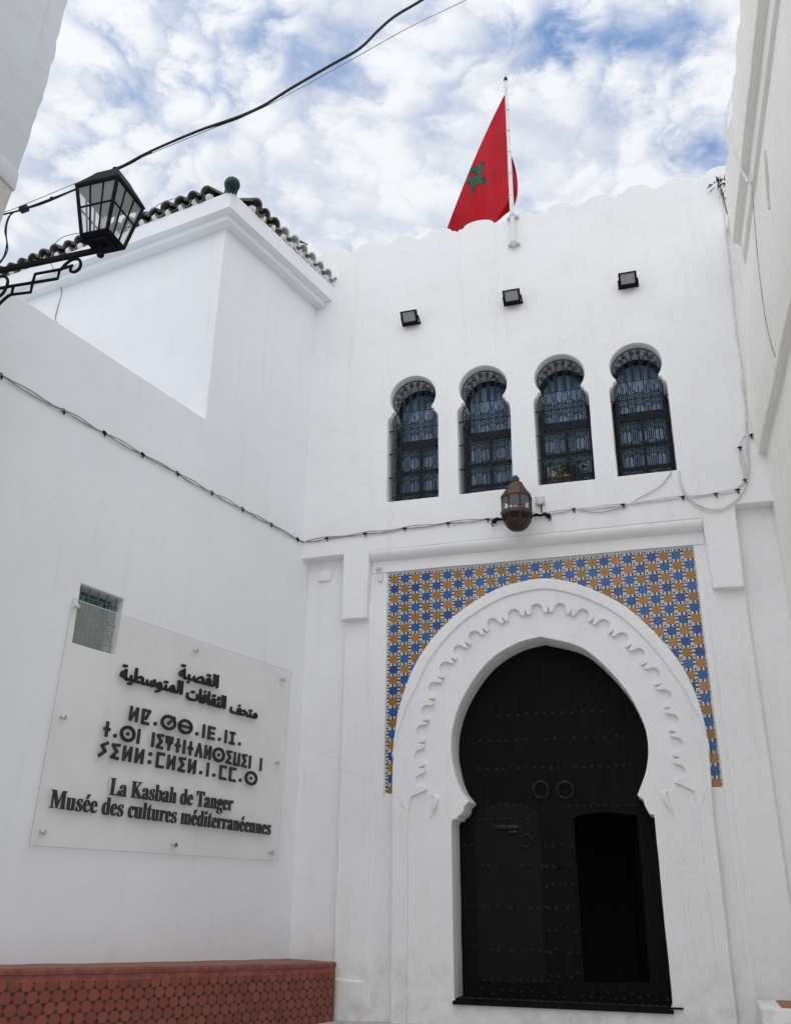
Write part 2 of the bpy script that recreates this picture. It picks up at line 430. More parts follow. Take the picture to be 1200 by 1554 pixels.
# ------------------------------------------------------------------ ground
bm = bmesh.new()
ys = [-60, -20, 2, 4, 6, 8, 10, 13, 40, 120]
zs = [-1.7, -1.65, -1.6, -1.52, -1.42, -1.32, -1.19, -1.17, -1.2, -1.2]
xs = [-120, -30, -10, -6, -3, 0, 3, 10, 30, 120]
g = [[bm.verts.new((x, y, z)) for x in xs] for y, z in zip(ys, zs)]
for a, b in zip(g, g[1:]):
    for i in range(len(xs) - 1): bm.faces.new((a[i], a[i + 1], b[i + 1], b[i]))
tag(fin('street_ground', bm, GROUND), 'worn stone paved street in front of the gateway', 'ground', kind='structure')

# ------------------------------------------------------------------ the museum gatehouse
mus = thing('museum_gatehouse', (-1.5, 10.9, -1.17), 'white museum facade with keyhole doorway, mosaic spandrel and four arched grilled windows', 'building')

# windows
WC = [-3.023, -2.043, -1.015, -.035]
def win_outline(cx, s=1.0, n=18, base=4.865):
    def P(dx, z): return (cx + dx, z)
    pts = [P(-.353, base), P(-.358, 6.06), P(-.345, 6.115), P(-.315, 6.14), P(-.298, 6.165), P(-.298, 6.195), P(-.272, 6.20), P(-.262, 6.225)]
    a0 = 218; a1 = -38
    for i in range(n + 1):
        a = rad(a0 + (a1 - a0) * i / n); pts.append(P(.328 * cos(a), 6.424 + .322 * sin(a)))
    pts += [P(.262, 6.225), P(.272, 6.20), P(.298, 6.195), P(.298, 6.165), P(.315, 6.14), P(.345, 6.115), P(.356, 6.06), P(.353, base)]
    return pts
# parapet of low domed merlons
tops = [(-4.30, 9.237), (-3.70, 9.24), (-3.205, 9.248), (-2.661, 9.245), (-2.04, 9.25), (-1.405, 9.25), (-.85, 9.27), (-.298, 9.30), (.218, 9.335), (.79, 9.34), (1.34, 9.37)]
par = []
for i, (x, z) in enumerate(tops):
    l = (tops[i - 1][0] + x) / 2 if i else x - .29
    r = (tops[i + 1][0] + x) / 2 if i < len(tops) - 1 else x + .29
    nl = z - .125; par += [(l + .005, nl + .0), (l + .028, nl + .022), (l + .075, nl + .028)]
    hw = (r - l) / 2 - .09; m_ = (l + r) / 2
    for j in range(9):
        a = pi - pi * j / 8; par.append((m_ + hw * cos(a), nl + .035 + (.092 + .01 * sin(i * 3.3)) * sin(a)))
    par += [(r - .07, nl + .03), (r - .03, nl + .018), (r - .008, nl - .004)]
base = [(1.62, 4.333), (.907, 4.333), (.885, 3.325), (.547, 3.337), (.530, 4.208), (-3.603, 4.190), (-3.618, 3.300), (-3.950, 3.300), (-3.957, 4.185), (-4.75, 4.172), (-4.75, 9.10)]
outer = wob(base, .006, .12, 3, closed=False) + wob(par, .004, .05, 5, closed=False) + [(1.62, 9.2)]
holes = [wob(win_outline(c), .004, .07, 11 + i * 5) for i, c in enumerate(WC)]
sheet('upper_wall', outer, holes, .42, FY(10.5), WHITE, mus, .012)

# lower wall planes
ARCH_L = [(-2.46, 1.2), (-2.525, 1.391), (-2.562, 1.638), (-2.530, 1.945), (-2.379, 2.31), (-2.085, 2.675), (-1.737, 2.870), (-1.454, 2.930)]
ARCH_R = [(-1.454, 2.930), (-1.007, 2.781), (-.723, 2.520), (-.481, 2.18), (-.358, 1.85), (-.338, 1.58), (-.386, 1.337), (-.497, 1.098)]
def door_outline():
    p = [(-2.560, -.93), (-2.572, .824), (-2.556, .868), (-2.505, .874), (-2.500, .900), (-2.455, .925), (-2.425, .965), (-2.418, 1.010), (-2.395, 1.030), (-2.362, 1.064)]
    a = [tuple(v) for v in cat([(-2.375, 1.085)] + ARCH_L, 5)]; b = [tuple(v) for v in cat(ARCH_R, 5)][1:]
    q = [(-.462, 1.066), (-.438, 1.05), (-.428, .985), (-.398, .92), (-.388, .898), (-.345, .894), (-.340, .866), (-.335, -.93)]
    return p + a + b + q
DO = door_outline()
big_door = [(-2.68, -1.5), (-2.68, 2.2), (-2.3, 3.0), (-1.45, 3.3), (-.6, 3.0), (-.22, 2.2), (-.22, -1.5)]
back = [(-4.9, -1.6), (-2.70, -1.6)] + big_door[1:-1] + [(-.20, -1.6), (1.75, -1.6), (1.75, 4.55), (-4.9, 4.55)]
sheet('recessed_wall', wob(back, .004, .2, 2), [], .30, FY(10.668), WHITE, mus, .004)
for nm, x0, x1, sd_ in (('pilaster', -3.945, -3.535, 8), ('pilaster', .470, .897, 9)):
    sheet(nm, wob([(x0, -1.6), (x1, -1.6), (x1 - .03 if x0 < 0 else x1, 3.5), (x0, 3.5)], .007, .12, sd_), [], .09, FY(10.603), WHITE, mus, .022)
# plinth below the left pilaster
sheet('plinth', wob([(-3.93, -1.6), (-3.56, -1.6), (-3.565, -.80), (-3.91, -.79)], .012, .06, 14), [], .06, FY(10.575), WHITE, mus, .02)
# surround between pilasters: flat border round the mosaic
sur_o = [(-3.60, -1.6), (-3.385, -1.6), (-3.392, 3.945), (.398, 3.945), (.395, -1.6), (.56, -1.6), (.56, 4.3), (-3.62, 4.3)]
sheet('surround', wob(sur_o, .004, .15, 6), [], .06, FY(10.632), WHITE, mus, .010)
# cove and fascia under the lintel
bm = bmesh.new()
prof = [(0, 10.52, 4.24)] + [(0, 10.503 + .115 * (1 - cos(a)), 4.185 - .105 * sin(a)) for a in [rad(9 * i) for i in range(11)]] + [(0, 10.620, 3.928), (0, 10.66, 3.928), (0, 10.66, 4.26)]
xsn = [-3.60 + i * (4.125 / 24) for i in range(25)]
rings = [[bm.verts.new((x, p[1] + .004 * noise.noise(Vector((x * 2, p[2] * 5, 1))), p[2] + .006 * noise.noise(Vector((x * 1.7, p[1] * 5, 7))))) for p in prof] for x in xsn]
for a, b in zip(rings, rings[1:]):
    for i in range(len(prof)): bm.faces.new((a[i], a[(i + 1) % len(prof)], b[(i + 1) % len(prof)], b[i]))
bm.faces.new(rings[0][::-1]); bm.faces.new(rings[-1])
fin('lintel_cove', bm, WHITE, mus, ang=30)
# mosaic
sheet('mosaic_panel', wob([(-3.378, 1.118), (-2.72, 1.118), (-2.72, 2.2), (-2.3, 2.95), (-1.45, 3.2), (-.6, 2.95), (-.20, 2.2), (-.20, 1.118), (.386, 1.118), (.386, 3.905), (-3.378, 3.905)], .006, .06, 4), [], .03, FY(10.655), MOSAIC, mus, .002, origin=(-3.378 + .012, 10.655, 3.905 - .012))
for x0_, x1_ in ((-3.40, -2.66), (-.24, .41)):
    sheet('mosaic_bed', wob([(x0_, -1.6), (x1_, -1.6), (x1_, 1.17), (x0_, 1.17)], .004, .2, 4), [], .05, FY(10.648), WHITE, mus, .006)
# arch surround with the keyhole opening
OUT_L = [(-3.271, 1.188), (-3.256, 1.663), (-3.200, 2.081), (-3.098, 2.424), (-2.946, 2.739), (-2.715, 3.040), (-2.381, 3.324), (-1.928, 3.555), (-1.452, 3.636), (-1.135, 3.588),
         (-.801, 3.449), (-.46, 3.224), (-.155, 2.896), (.085, 2.53), (.210, 2.22), (.275, 1.903), (.295, 1.605), (.278, 1.153)]
oarc = [tuple(v) for v in cat(OUT_L, 5)]
outer = wob([(-.115, -1.5), (-.335, -1.5), (-.335, -.935), (-2.560, -.935), (-2.560, -1.5), (-3.23, -1.5), (-3.25, .6)], .004, .2, 1, closed=False)
body = [(-3.262, 0.9)] + oarc + [(.262, .9), (.255, -1.5)]
door_full = DO
outl = wob([(-3.25, -1.5)] + body, .004, .08, 21)
sheet('arch_surround', outl, [wob([(p[0], max(p[1], -.93)) for p in DO], .0035, .05, 31)], .42, FY(10.603), WHITE, mus, .009)
# scalloped ring of lobes, proud of the inner face
tips = [(-2.976, 1.301), (-2.997, 1.587), (-2.973, 1.877), (-2.908, 2.122), (-2.815, 2.40), (-2.670, 2.656), (-2.49, 2.863), (-2.29, 3.031), (-2.046, 3.181), (-1.774, 3.283), (-1.478, 3.328),
        (-1.187, 3.313), (-.908, 3.216), (-.666, 3.064), (-.464, 2.886), (-.288, 2.678), (-.138, 2.431), (-.034, 2.166), (.014, 1.883), (.037, 1.62), (.031, 1.326)]
inner = []
for i, tp in enumerate(tips):
    a, b = Vector(tips[max(i - 1, 0)]), Vector(tips[min(i + 1, len(tips) - 1)]); T = Vector(tp)
    t = (b - a).normalized(); n_ = Vector((-t.y, t.x))
    pl = (T - a).length / 2 if i else .14; pr = (b - T).length / 2 if i < len(tips) - 1 else .14
    s1 = random.uniform(.92, 1.08); rr = .071 * s1
    L = [(-pl, -.055), (-pl + .012, -.080), (-pl + .020, -.108), (-pl + .026, -.122), (-rr - .022, -.122), (-rr - .010, -.105), (-rr - .002, -.088)]
    A_ = [(-rr * cos(rad(a_)), -rr + rr * sin(rad(a_))) for a_ in range(0, 181, 15)]
    Rr = [(rr + .002, -.088), (rr + .010, -.105), (rr + .022, -.122), (pr - .026, -.122), (pr - .020, -.108), (pr - .012, -.080)]
    for (tt, nn) in L + A_ + Rr:
        q_ = T + t * tt + n_ * nn; inner.append((q_.x, q_.y))
def lev(p): return p
ring = [tuple(v) for v in oarc]
ring_poly = [(-3.25, -1.5), (-3.262, .9)] + ring[1:-1] + [(.262, .9), (.255, -1.5), (.118, -1.5), (.113, .95), (.10, 1.12)] + inner[::-1] + [(-3.04, 1.12), (-3.068, .95), (-3.075, -1.5)]
sheet('scalloped_ring', wob(ring_poly, .0025, .03, 41), [], .05, FY(10.556), WHITE, mus, .008)
# raised outer band fading out towards the springing
mid = Vector((-1.48, 1.75))
inb = []
for k, p in enumerate(oarc):
    p = Vector(p); d = mid - p; d.normalize(); wdt = .135 * min(1, max(.06, (p.y - 1.55) / .9)); inb.append(tuple(p + d * wdt))
sel = [k for k, p in enumerate(oarc) if p[1] > 1.5]
band = [oarc[k] for k in sel] + [inb[k] for k in sel[::-1]]
sheet('raised_band', wob(band, .003, .06, 51), [], .05, FY(10.530), WHITE, mus, .014)
# shallow engaged columns with curled leaf capitals under the lobes
for cx, sd_ in ((-2.955, 61), (-.0, 62)):
    capl = [(-.145, -1.6), (.145, -1.6), (.138, .86), (.150, .93), (.180, .99), (.225, 1.06), (.255, 1.115), (.235, 1.145), (.185, 1.150), (.140, 1.165), (.085, 1.205), (.02, 1.212),
            (-.03, 1.190), (-.085, 1.150), (-.135, 1.160), (-.175, 1.185), (-.165, 1.14), (-.135, 1.09), (-.120, 1.035), (-.135, .985), (-.150, .93), (-.138, .86)]
    if cx > -1: capl = [(-a, b) for a, b in capl][::-1]
    sheet('column_relief', wob([(cx + a, b - .01) for a, b in capl], .005, .05, sd_), [], .05, FY(10.592), WHITE, mus, .010)
    for s in (-1, 1):
        bm = bmesh.new()
        c0 = (cx + s * (.155 if s * (1 if cx < -1 else -1) < 0 else .19), 1.10)
        pts = [(c0[0] - s * .035, 10.575, c0[1] - .20), (c0[0] - s * .01, 10.572, c0[1] - .12), (c0[0] + s * .02, 10.568, c0[1] - .04), (c0[0] + s * .012, 10.566, c0[1] + .02), (c0[0] - s * .03, 10.568, c0[1] + .045)]
        tube(bm, cat(pts, 5), [.004 + .022 * sin(pi * min(1, k / 19)) for k in range(21)], 8)
        fin('leaf_curl', bm, WHITE, mus)

# roof slab and hidden sides so that no daylight leaks in from behind
bm = bmesh.new()
box(bm, (-1.55, 13.6, 8.62), (6.2, 5.2, .2)); box(bm, (-1.55, 16.2, 3.7), (6.2, .2, 10.0))
box(bm, (-4.72, 13.6, 3.7), (.2, 5.2, 10.0)); box(bm, (1.62, 13.6, 3.7), (.2, 5.2, 10.0)); box(bm, (-1.55, 13.6, 4.45), (6.2, 5.0, .15))
fin('rear_walls', bm, WHITE, mus, smooth=False)

# windows with sash, glass, curtain, grille
def spiral(c, r0, r1, a0, turns, n, s=1):
    return [(c[0] + (r0 + (r1 - r0) * i / n) * cos(a0 + s * 2 * pi * turns * i / n), c[1] + (r0 + (r1 - r0) * i / n) * sin(a0 + s * 2 * pi * turns * i / n)) for i in range(n + 1)]
def grille_mesh(cx):
    bm = bmesh.new(); Yg = 10.597
    def T(pts, r=.0082, seg=5): tube(bm, [(cx + p[0], Yg, p[1]) for p in pts], r, seg)
    zb = [4.899, 5.256, 5.614, 5.968]
    for z in zb:
        T([(-.372, z), (.372, z)], .010)
    T([(-.298, 4.885), (-.298, 6.16)], .008); T([(.298, 4.885), (.298, 6.16)], .008)
    cw = .0994; cols = [-.298 + cw * i for i in range(7)]
    for cidx in (1, 2, 3, 4, 5): T([(cols[cidx], 4.885), (cols[cidx], 6.16)], .0072)
    for x_ in [(a_ + b_) / 2 for a_, b_ in zip(cols, cols[1:])]: T([(x_, 4.885), (x_, 6.10)], .0052)
    for k in range(3):
        z0, z1 = zb[k], zb[k + 1]
        for i in range(6):
            xm = cols[i] + cw / 2; s = 1 if i % 2 == 0 else -1
            c1 = (xm + s * .006, z0 + .050); c2 = (xm + s * .006, z1 - .050)
            lo = spiral(c1, .012, .047, rad(200) if s > 0 else rad(-20), 1.45, 16, -s)
            hi = spiral(c2, .012, .047, rad(160) if s > 0 else rad(20), 1.45, 16, s)
            stem = [(xm - s * .026, z0 + .125), (xm - s * .026, z1 - .125)]
            T(lo + stem + hi[::-1])
    # upper part: scrolls above the top bar, then fan into the round head
    z0 = zb[3]
    for i in range(6):
        xm = cols[i] + cw / 2; s = 1 if i % 2 == 0 else -1
        lo = spiral((xm + s * .006, z0 + .050), .012, .047, rad(200) if s > 0 else rad(-20), 1.45, 16, -s)
        T(lo + [(xm - s * .026, z0 + .125), (xm - s * .02, 6.24)])
    T([(-.262, 6.235), (.262, 6.235)], .006)
    arc = [( .298 * cos(rad(a)), 6.424 + .292 * sin(rad(a))) for a in range(220, -41, -8)]
    T([(-.30, 6.165)] + arc + [(.30, 6.165)], .0075)
    for i in range(10):
        a = rad(205 - 23 * 230 / 230 * (i + .5)); s = 1 if i % 2 else -1
        c = (.245 * cos(a), 6.424 + .240 * sin(a))
        sp = spiral(c, .009, .036, a + s * pi / 2, 1.3, 13, s)
        foot = (.62 * c[0] + s * .012, 6.34 + .12 * max(0, sin(a)))
        T(sp + [foot, (foot[0], 6.235)])
    for x in (-.16, -.055, .055, .16): T([(x, 6.235), (x, 6.424 + .28 * math.sqrt(max(0, 1 - (x / .298) ** 2)))], .006)
    return bm
def inner_arch(cx, hw, zt, z0):
    pts = [(cx - hw, z0), (cx - hw, zt - hw * 1.05)]
    for a in range(180, -1, -12): pts.append((cx + hw * cos(rad(a)), zt - hw * 1.05 + hw * 1.05 * sin(rad(a))))
    return pts + [(cx + hw, z0)]
def make_window(cx):
    org = (cx, 10.93, 4.865)
    fr = sheet('window', [(cx - .42, 4.80), (cx + .42, 4.80), (cx + .42, 6.82), (cx - .42, 6.82)],
               [[(cx + a_, z_) for a_, z_ in ((x0_, z0_), (x1_, z0_), (x1_, z1_), (x0_, z1_))] for x0_, x1_ in ((-.295, -.018), (.018, .295)) for z0_, z1_ in ((4.91, 5.14), (5.17, 5.46), (5.49, 5.84))] + [inner_arch(cx, .285, 6.70, 5.96)],
               .05, FY(10.925), NAVY, mus, .006, origin=org)
    bm = bmesh.new(); quad(bm, (cx - .3, 10.955, 4.9), (cx + .3, 10.955, 4.9), (cx + .3, 10.955, 6.7), (cx - .3, 10.955, 6.7)); fin('pane', bm, PANE, fr, org, smooth=False)
    bm = bmesh.new(); rows = []
    for k in range(61):
        x = cx - .40 + .80 * k / 60; yy = 11.0 + .016 * sin(k * 1.05) + .010 * sin(k * .41 + 1)
        rows.append([bm.verts.new((x, yy, z)) for z in (4.84, 5.5, 6.1, 6.8)])
    for a, b in zip(rows, rows[1:]):
        for i in range(3): bm.faces.new((a[i], a[i + 1], b[i + 1], b[i]))
    fin('curtain', bm, CURT, fr, org)
    fin('grille', grille_mesh(cx), GRILLE, fr, org)
    return fr
w0 = make_window(WC[0])
for c in WC[1:]:
    o = w0.copy(); col.objects.link(o); o.location = w0.location + Vector((c - WC[0], 0, 0)); o.parent = mus
    for ch in list(w0.children):
        d = ch.copy(); col.objects.link(d); d.parent = o

# door
org = (-1.45, 11.0, -.93)
wick = [(-1.232, -.765), (-1.238, .905)] + [(-1.238 + .70 * k / 8, .905 + .055 * sin(pi * k / 8)) for k in range(1, 8)] + [(-.538, .925), (-.553, -.75)]
door = sheet('door', [(-2.75, -1.1), (-.15, -1.1), (-.15, 2.2), (-.5, 2.75), (-1.45, 3.1), (-2.4, 2.75), (-2.75, 2.2)], [wick], .09, FY(11.0), DOORM, mus, .005, origin=org)
bm = bmesh.new()
STUDS = []
STUDM = speckled('worn_iron', (.012, .011, .010), (.032, .029, .026), 30, .4, .6, .2, .002)
def stud(x, z, r=.016, y=11.0):
    STUDS.append((x, z, r * random.uniform(.92, 1.08), y))
def row(x0, x1, z, n, **k):
    for i in range(n): stud(x0 + (x1 - x0) * i / (n - 1) + random.uniform(-.012, .012), z + random.uniform(-.008, .008), **k)
row(-2.30, -.55, 1.475, 20); row(-2.05, -.85, 2.10, 12); row(-2.3, -.6, 1.80, 16)
for z in (.42, -.01, -.44, -.73): row(-2.30, -1.62, z, 10)
for z in (.62, .41, .20, -.01, -.24, -.45, -.68):
    for x in (-1.58, -1.50, -1.37, -1.29): stud(x, z)
for x in (-2.50, -2.42):
    for z in (.62, -.02, -.45): stud(x, z, .013)
row(-1.25, -.42, -.86, 11); row(-2.34, -1.45, -.87, 9)
row(-2.32, -1.68, .92, 10); row(-2.31, -1.7, .845, 9)
for k in range(9): stud(-2.32 + .64 * k / 8, .99 + .09 * sin(pi * k / 8), .015)
row(-1.26, -.42, 1.03, 12, r=.013)
bm.free()
stud_me = None
for k_, (x, z, r, y) in enumerate(sorted(STUDS, key=lambda q_: -q_[2])[:100]):
    if stud_me is None:
        sb = bmesh.new(); bmesh.ops.create_uvsphere(sb, u_segments=8, v_segments=6, radius=1); o = fin('stud', sb, STUDM, door, (x, y + .002, z)); stud_me = o.data
    else:
        o = bpy.data.objects.new('stud', stud_me); place(o, door, (x, y + .002, z))
    o.scale = (r, r * .75, r)
bm = bmesh.new()
for (x, z, r, y) in sorted(STUDS, key=lambda q_: -q_[2])[100:]:
    bmesh.ops.create_uvsphere(bm, u_segments=8, v_segments=6, radius=1, matrix=Matrix.Translation((x, y + .002, z)) @ Matrix.Diagonal((r, r * .75, r, 1)))
tag(fin('small_studs', bm, STUDM, door, org), None, None, kind='stuff')
leafp = [(-2.375, -.80), (-2.385, .97)] + [(-2.385 + .755 * k / 8, .97 + .11 * sin(pi * k / 8)) for k in range(1, 8)] + [(-1.630, .97), (-1.632, -.80)]
sheet('wicket_leaf', leafp, [], .02, FY(10.992), WICKM, door, .005, origin=org)
for x, z, r in ((-1.59, 1.215, .088), (-1.31, 1.209, .088), (-1.777, .660, .066)):
    bm = bmesh.new(); tube(bm, [(x + r * cos(a), 10.965 - .012 * sin(a), z + r * sin(a)) for a in [2 * pi * k / 28 for k in range(28)]], .0125 if r > .07 else .011, 8, closed=True)
    bmesh.ops.create_uvsphere(bm, u_segments=10, v_segments=8, radius=.026, matrix=Matrix.Translation((x, 10.975, z + r)))
    tube(bm, [(x, 11.0, z + r), (x, 10.96, z + r)], .014, 8)
    fin('knocker_ring', bm, STUDM, door, org)
bm = bmesh.new(); box(bm, (-2.01, 10.972, .81), (.28, .02, .045), bev=.006); box(bm, (-1.93, 10.966, .755), (.10, .015, .03), bev=.004); fin('letter_slot', bm, STUDM, door, org)
bm = bmesh.new(); MW = Matrix.Translation((-.545, 11.1, 0)) @ Matrix.Rotation(rad(-77), 4, 'Z')
box(bm, (-.345, .02, .07), (.66, .04, 1.66), MW, .008); fin('open_wicket_leaf', bm, WICKM, door, org)
# sill board
bm = bmesh.new(); box(bm, (-1.449, 10.80, -.955), (2.21, .40, .055), bev=.008); box(bm, (-1.449, 10.578, -.967), (2.24, .05, .035), bev=.006); box(bm, (-.29, 10.575, -.935), (.11, .03, .018), bev=.003)
fin('door_sill', bm, DOORM, mus)
bm = bmesh.new()
for i in range(30): box(bm, (-2.50 + i * .072, 10.602, -.922), (.045, .012, .014), bev=.002)
box(bm, (-1.449, 10.604, -.927), (2.2, .006, .004)); fin('sill_strip', bm, STUDM, mus)
# gate passage behind the door
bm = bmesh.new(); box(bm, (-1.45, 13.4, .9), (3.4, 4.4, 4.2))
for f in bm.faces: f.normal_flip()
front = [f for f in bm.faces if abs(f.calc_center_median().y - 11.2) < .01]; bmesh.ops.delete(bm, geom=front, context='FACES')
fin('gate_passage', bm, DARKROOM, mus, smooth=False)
# ------------------------------------------------------------------ left house with the museum plaque
hl = thing('tiled_roof_house', (-6.5, 8.5, -1.2), 'white house on the left with roof tiles and a low parapet', 'building')
wl = [(-6.6, -2.2), (.30, -2.2), (.30, 8.5), (-2.06, 8.5), (-2.06, 5.30), (-6.6, 5.40)]
hole = [(-3.475, 2.215), (-2.945, 2.215), (-2.925, 2.795), (-3.480, 2.800)]
sheet('street_wall', wob(wl, .006, .15, 71), [wob(hole, .004, .06, 72)], .32, FL(), LEFTW, hl, .012)
CB = Vector((-5.04, 8.52, 0)); UB = Vector((-.986, .167, 0)); OB = Vector((-.167, -.986, 0))
MB = frame_mat(CB + UB * 5.0, -UB, OB)
sheet('side_wall', wob([(0, 4.0), (4.95, 4.0), (4.95, 8.5), (0, 8.5)], .006, .2, 73), [], .3, MB, LEFTW, hl, .012)
bm = bmesh.new()
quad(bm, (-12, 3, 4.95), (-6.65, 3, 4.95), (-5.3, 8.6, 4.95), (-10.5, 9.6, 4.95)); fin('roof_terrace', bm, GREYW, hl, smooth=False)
# cornice swept along both eaves
cdg = (OL + OB) / (1 + OL.dot(OB))
prof = [(-.05, 8.178), (.145, 8.178), (.148, 8.262), (.250, 8.268), (.256, 8.515), (.20, 8.535), (-.05, 8.535)]
A0 = CB + UB * 5.0; A2 = PL + UL * .30
def cpt(base, dirv, o, z): return base + dirv * o + Vector((0, 0, z))
bm = bmesh.new(); R3 = []
nseg = 20
path = [(A0.lerp(CB, k / nseg), OB) for k in range(nseg)] + [(CB, cdg)] + [(Vector((CB.x, CB.y, 0)).lerp(A2, k / nseg), OL) for k in range(1, nseg + 1)]
for i, (b0, dv) in enumerate(path):
    R3.append([bm.verts.new(cpt(b0, dv, o + .004 * noise.noise(b0 * 1.9 + Vector((0, 0, z))), z + .005 * noise.noise(b0 * 1.3 + Vector((o * 9, 0, 3))))) for o, z in prof])
for a, b in zip(R3, R3[1:]):
    for i in range(len(prof)): bm.faces.new((a[i], a[(i + 1) % len(prof)], b[(i + 1) % len(prof)], b[i]))
bm.faces.new(R3[0][::-1]); bm.faces.new(R3[-1])
fin('cornice', bm, LEFTW, hl, ang=25)
# barrel tiles: each eave its own mesh of arched cover tiles over trough tiles
def tiles(name, start, along, outw, n, pitch, whiten):
    bm = bmesh.new(); slope = rad(24); inn = -outw * cos(slope) + Vector((0, 0, sin(slope)))
    nrm = outw * sin(slope) + Vector((0, 0, cos(slope)))
    for i in range(n):
        jz = random.uniform(-.008, .008); jo = random.uniform(-.02, .02)
        mi = 1 if whiten and i >= 3 and random.random() < .9 else 0
        c = start + along * (pitch * (i + .5)) + outw * (.30 + jo) + Vector((0, 0, 8.60 + jz))
        for kind in (0, 1):
            r = .099 if kind == 0 else .084; cc = c + (along * (pitch / 2) - Vector((0, 0, .015)) if kind else Vector((0, 0, 0)))
            tw = random.uniform(-.06, .06)
            secs = []
            for j, L in enumerate((0, .38, .40, .8)):
                rr = r * (1 - .12 * L / .8) + (.012 if j == 2 else 0)
                outr, inr = [], []
                for k in range(11):
                    a = pi * k / 10 + tw; sg = 1 if kind == 0 else -1
                    dirv = along * cos(a) + nrm * (sin(a) * sg * .95)
                    bump_ = 1 + .05 * noise.noise(Vector((i * 3.1, k * .6, L * 4)))
                    outr.append(bm.verts.new(cc + inn * L + dirv * rr * bump_)); inr.append(bm.verts.new(cc + inn * L + dirv * (rr - .02) * bump_))
                secs.append((outr, inr))
            for (o1, i1), (o2, i2) in zip(secs, secs[1:]):
                for k in range(10):
                    f = bm.faces.new((o1[k], o1[k + 1], o2[k + 1], o2[k])); f.material_index = mi
                    f = bm.faces.new((i1[k + 1], i1[k], i2[k], i2[k + 1])); f.material_index = mi
            o1, i1 = secs[0]
            for k in range(10): bm.faces.new((o1[k], i1[k], i1[k + 1], o1[k + 1])).material_index = mi
    n_before = len(bm.faces)
    for i in range(n):                    # mortar plugs under the covers
        c = start + along * (pitch * (i + .5)) + outw * .235 + Vector((0, 0, 8.50))
        bmesh.ops.create_uvsphere(bm, u_segments=8, v_segments=6, radius=.062, matrix=Matrix.Translation(c + Vector((0, 0, .06))) @ Matrix.Diagonal((1, 1, .9, 1)))
    bm.faces.ensure_lookup_table()
    for k in range(n_before, len(bm.faces)): bm.faces[k].material_index = 1
    # roof deck
    e0, e1 = start, start + along * (pitch * n)
    q_ = [e0 + outw * .22 + Vector((0, 0, 8.545)), e1 + outw * .22 + Vector((0, 0, 8.545)), e1 - outw * 2 + Vector((0, 0, 9.42)), e0 - outw * 2 + Vector((0, 0, 9.42))]
    quad(bm, *q_)
    return fin(name, bm, [TILEROOF, TILEWHITE], hl)
cor = CB + cdg * .0
tiles('roof_tiles', CB + UB * .02, UB, OB, 19, .226, False)
tiles('roof_tiles', CB - UB * 0 + UL * .10, UL, OL, 11, .213, True)
hip = CB + cdg * .27 + Vector((0, 0, 8.56)); hd = (-cdg.normalized() * cos(rad(20)) + Vector((0, 0, sin(rad(20)))))
bm = bmesh.new(); tube(bm, [hip + hd * t for t in (0, .4, .8, 1.4)], .085, 12); fin('hip_tile', bm, TILEROOF, hl)
bm = bmesh.new(); bmesh.ops.create_uvsphere(bm, u_segments=24, v_segments=16, radius=.105, matrix=Matrix.Translation(hip + Vector((0, 0, .035)) - hd * .02)); fin('glazed_hip_end', bm, GREENGLAZE, hl)
# small grilled window
o_w = PL + UL * -3.2 - OL * .16 + Vector((0, 0, 2.2))
swf = sheet('small_window', [(-3.55, 2.15), (-2.85, 2.15), (-2.85, 2.86), (-3.55, 2.86)], [[(-3.44, 2.25), (-2.98, 2.25), (-2.98, 2.76), (-3.44, 2.76)]], .03, FL(-.20), TEALIRON, hl, .004, origin=o_w)
bm = bmesh.new(); ML = FL(-.05)
def TL(pts, r=.0075): tube(bm, [ML @ Vector((p[0], p[1], 0)) for p in pts], r, 5)
for i in range(5): TL([(-3.44 + .115 * i, 2.22), (-3.44 + .115 * i, 2.79)], .008)
for z in (2.30, 2.505, 2.70): TL([(-3.47, z), (-2.95, z)], .008)
for i in range(4):
    for k, z0 in enumerate((2.31, 2.51)):
        xm = -3.383 + .115 * i; s = 1 if (i + k) % 2 else -1
        TL(spiral((xm, z0 + .05), .01, .042, 0, 1.4, 14, s) + [(xm - s * .03, z0 + .12)] + spiral((xm, z0 + .15), .01, .036, pi, 1.3, 12, -s)[::-1])
fin('grille', bm, TEALIRON, swf, o_w)
bm = bmesh.new(); M2 = FL(-.222); quad(bm, *[M2 @ Vector(p) for p in ((-3.5, 2.2, 0), (-2.9, 2.2, 0), (-2.9, 2.82, 0), (-3.5, 2.82, 0))])
SHUT = speckled('green_shutter', (.025, .13, .118), (.04, .17, .15), 6, .6); fin('shutter', bm, SHUT, swf, o_w, smooth=False)
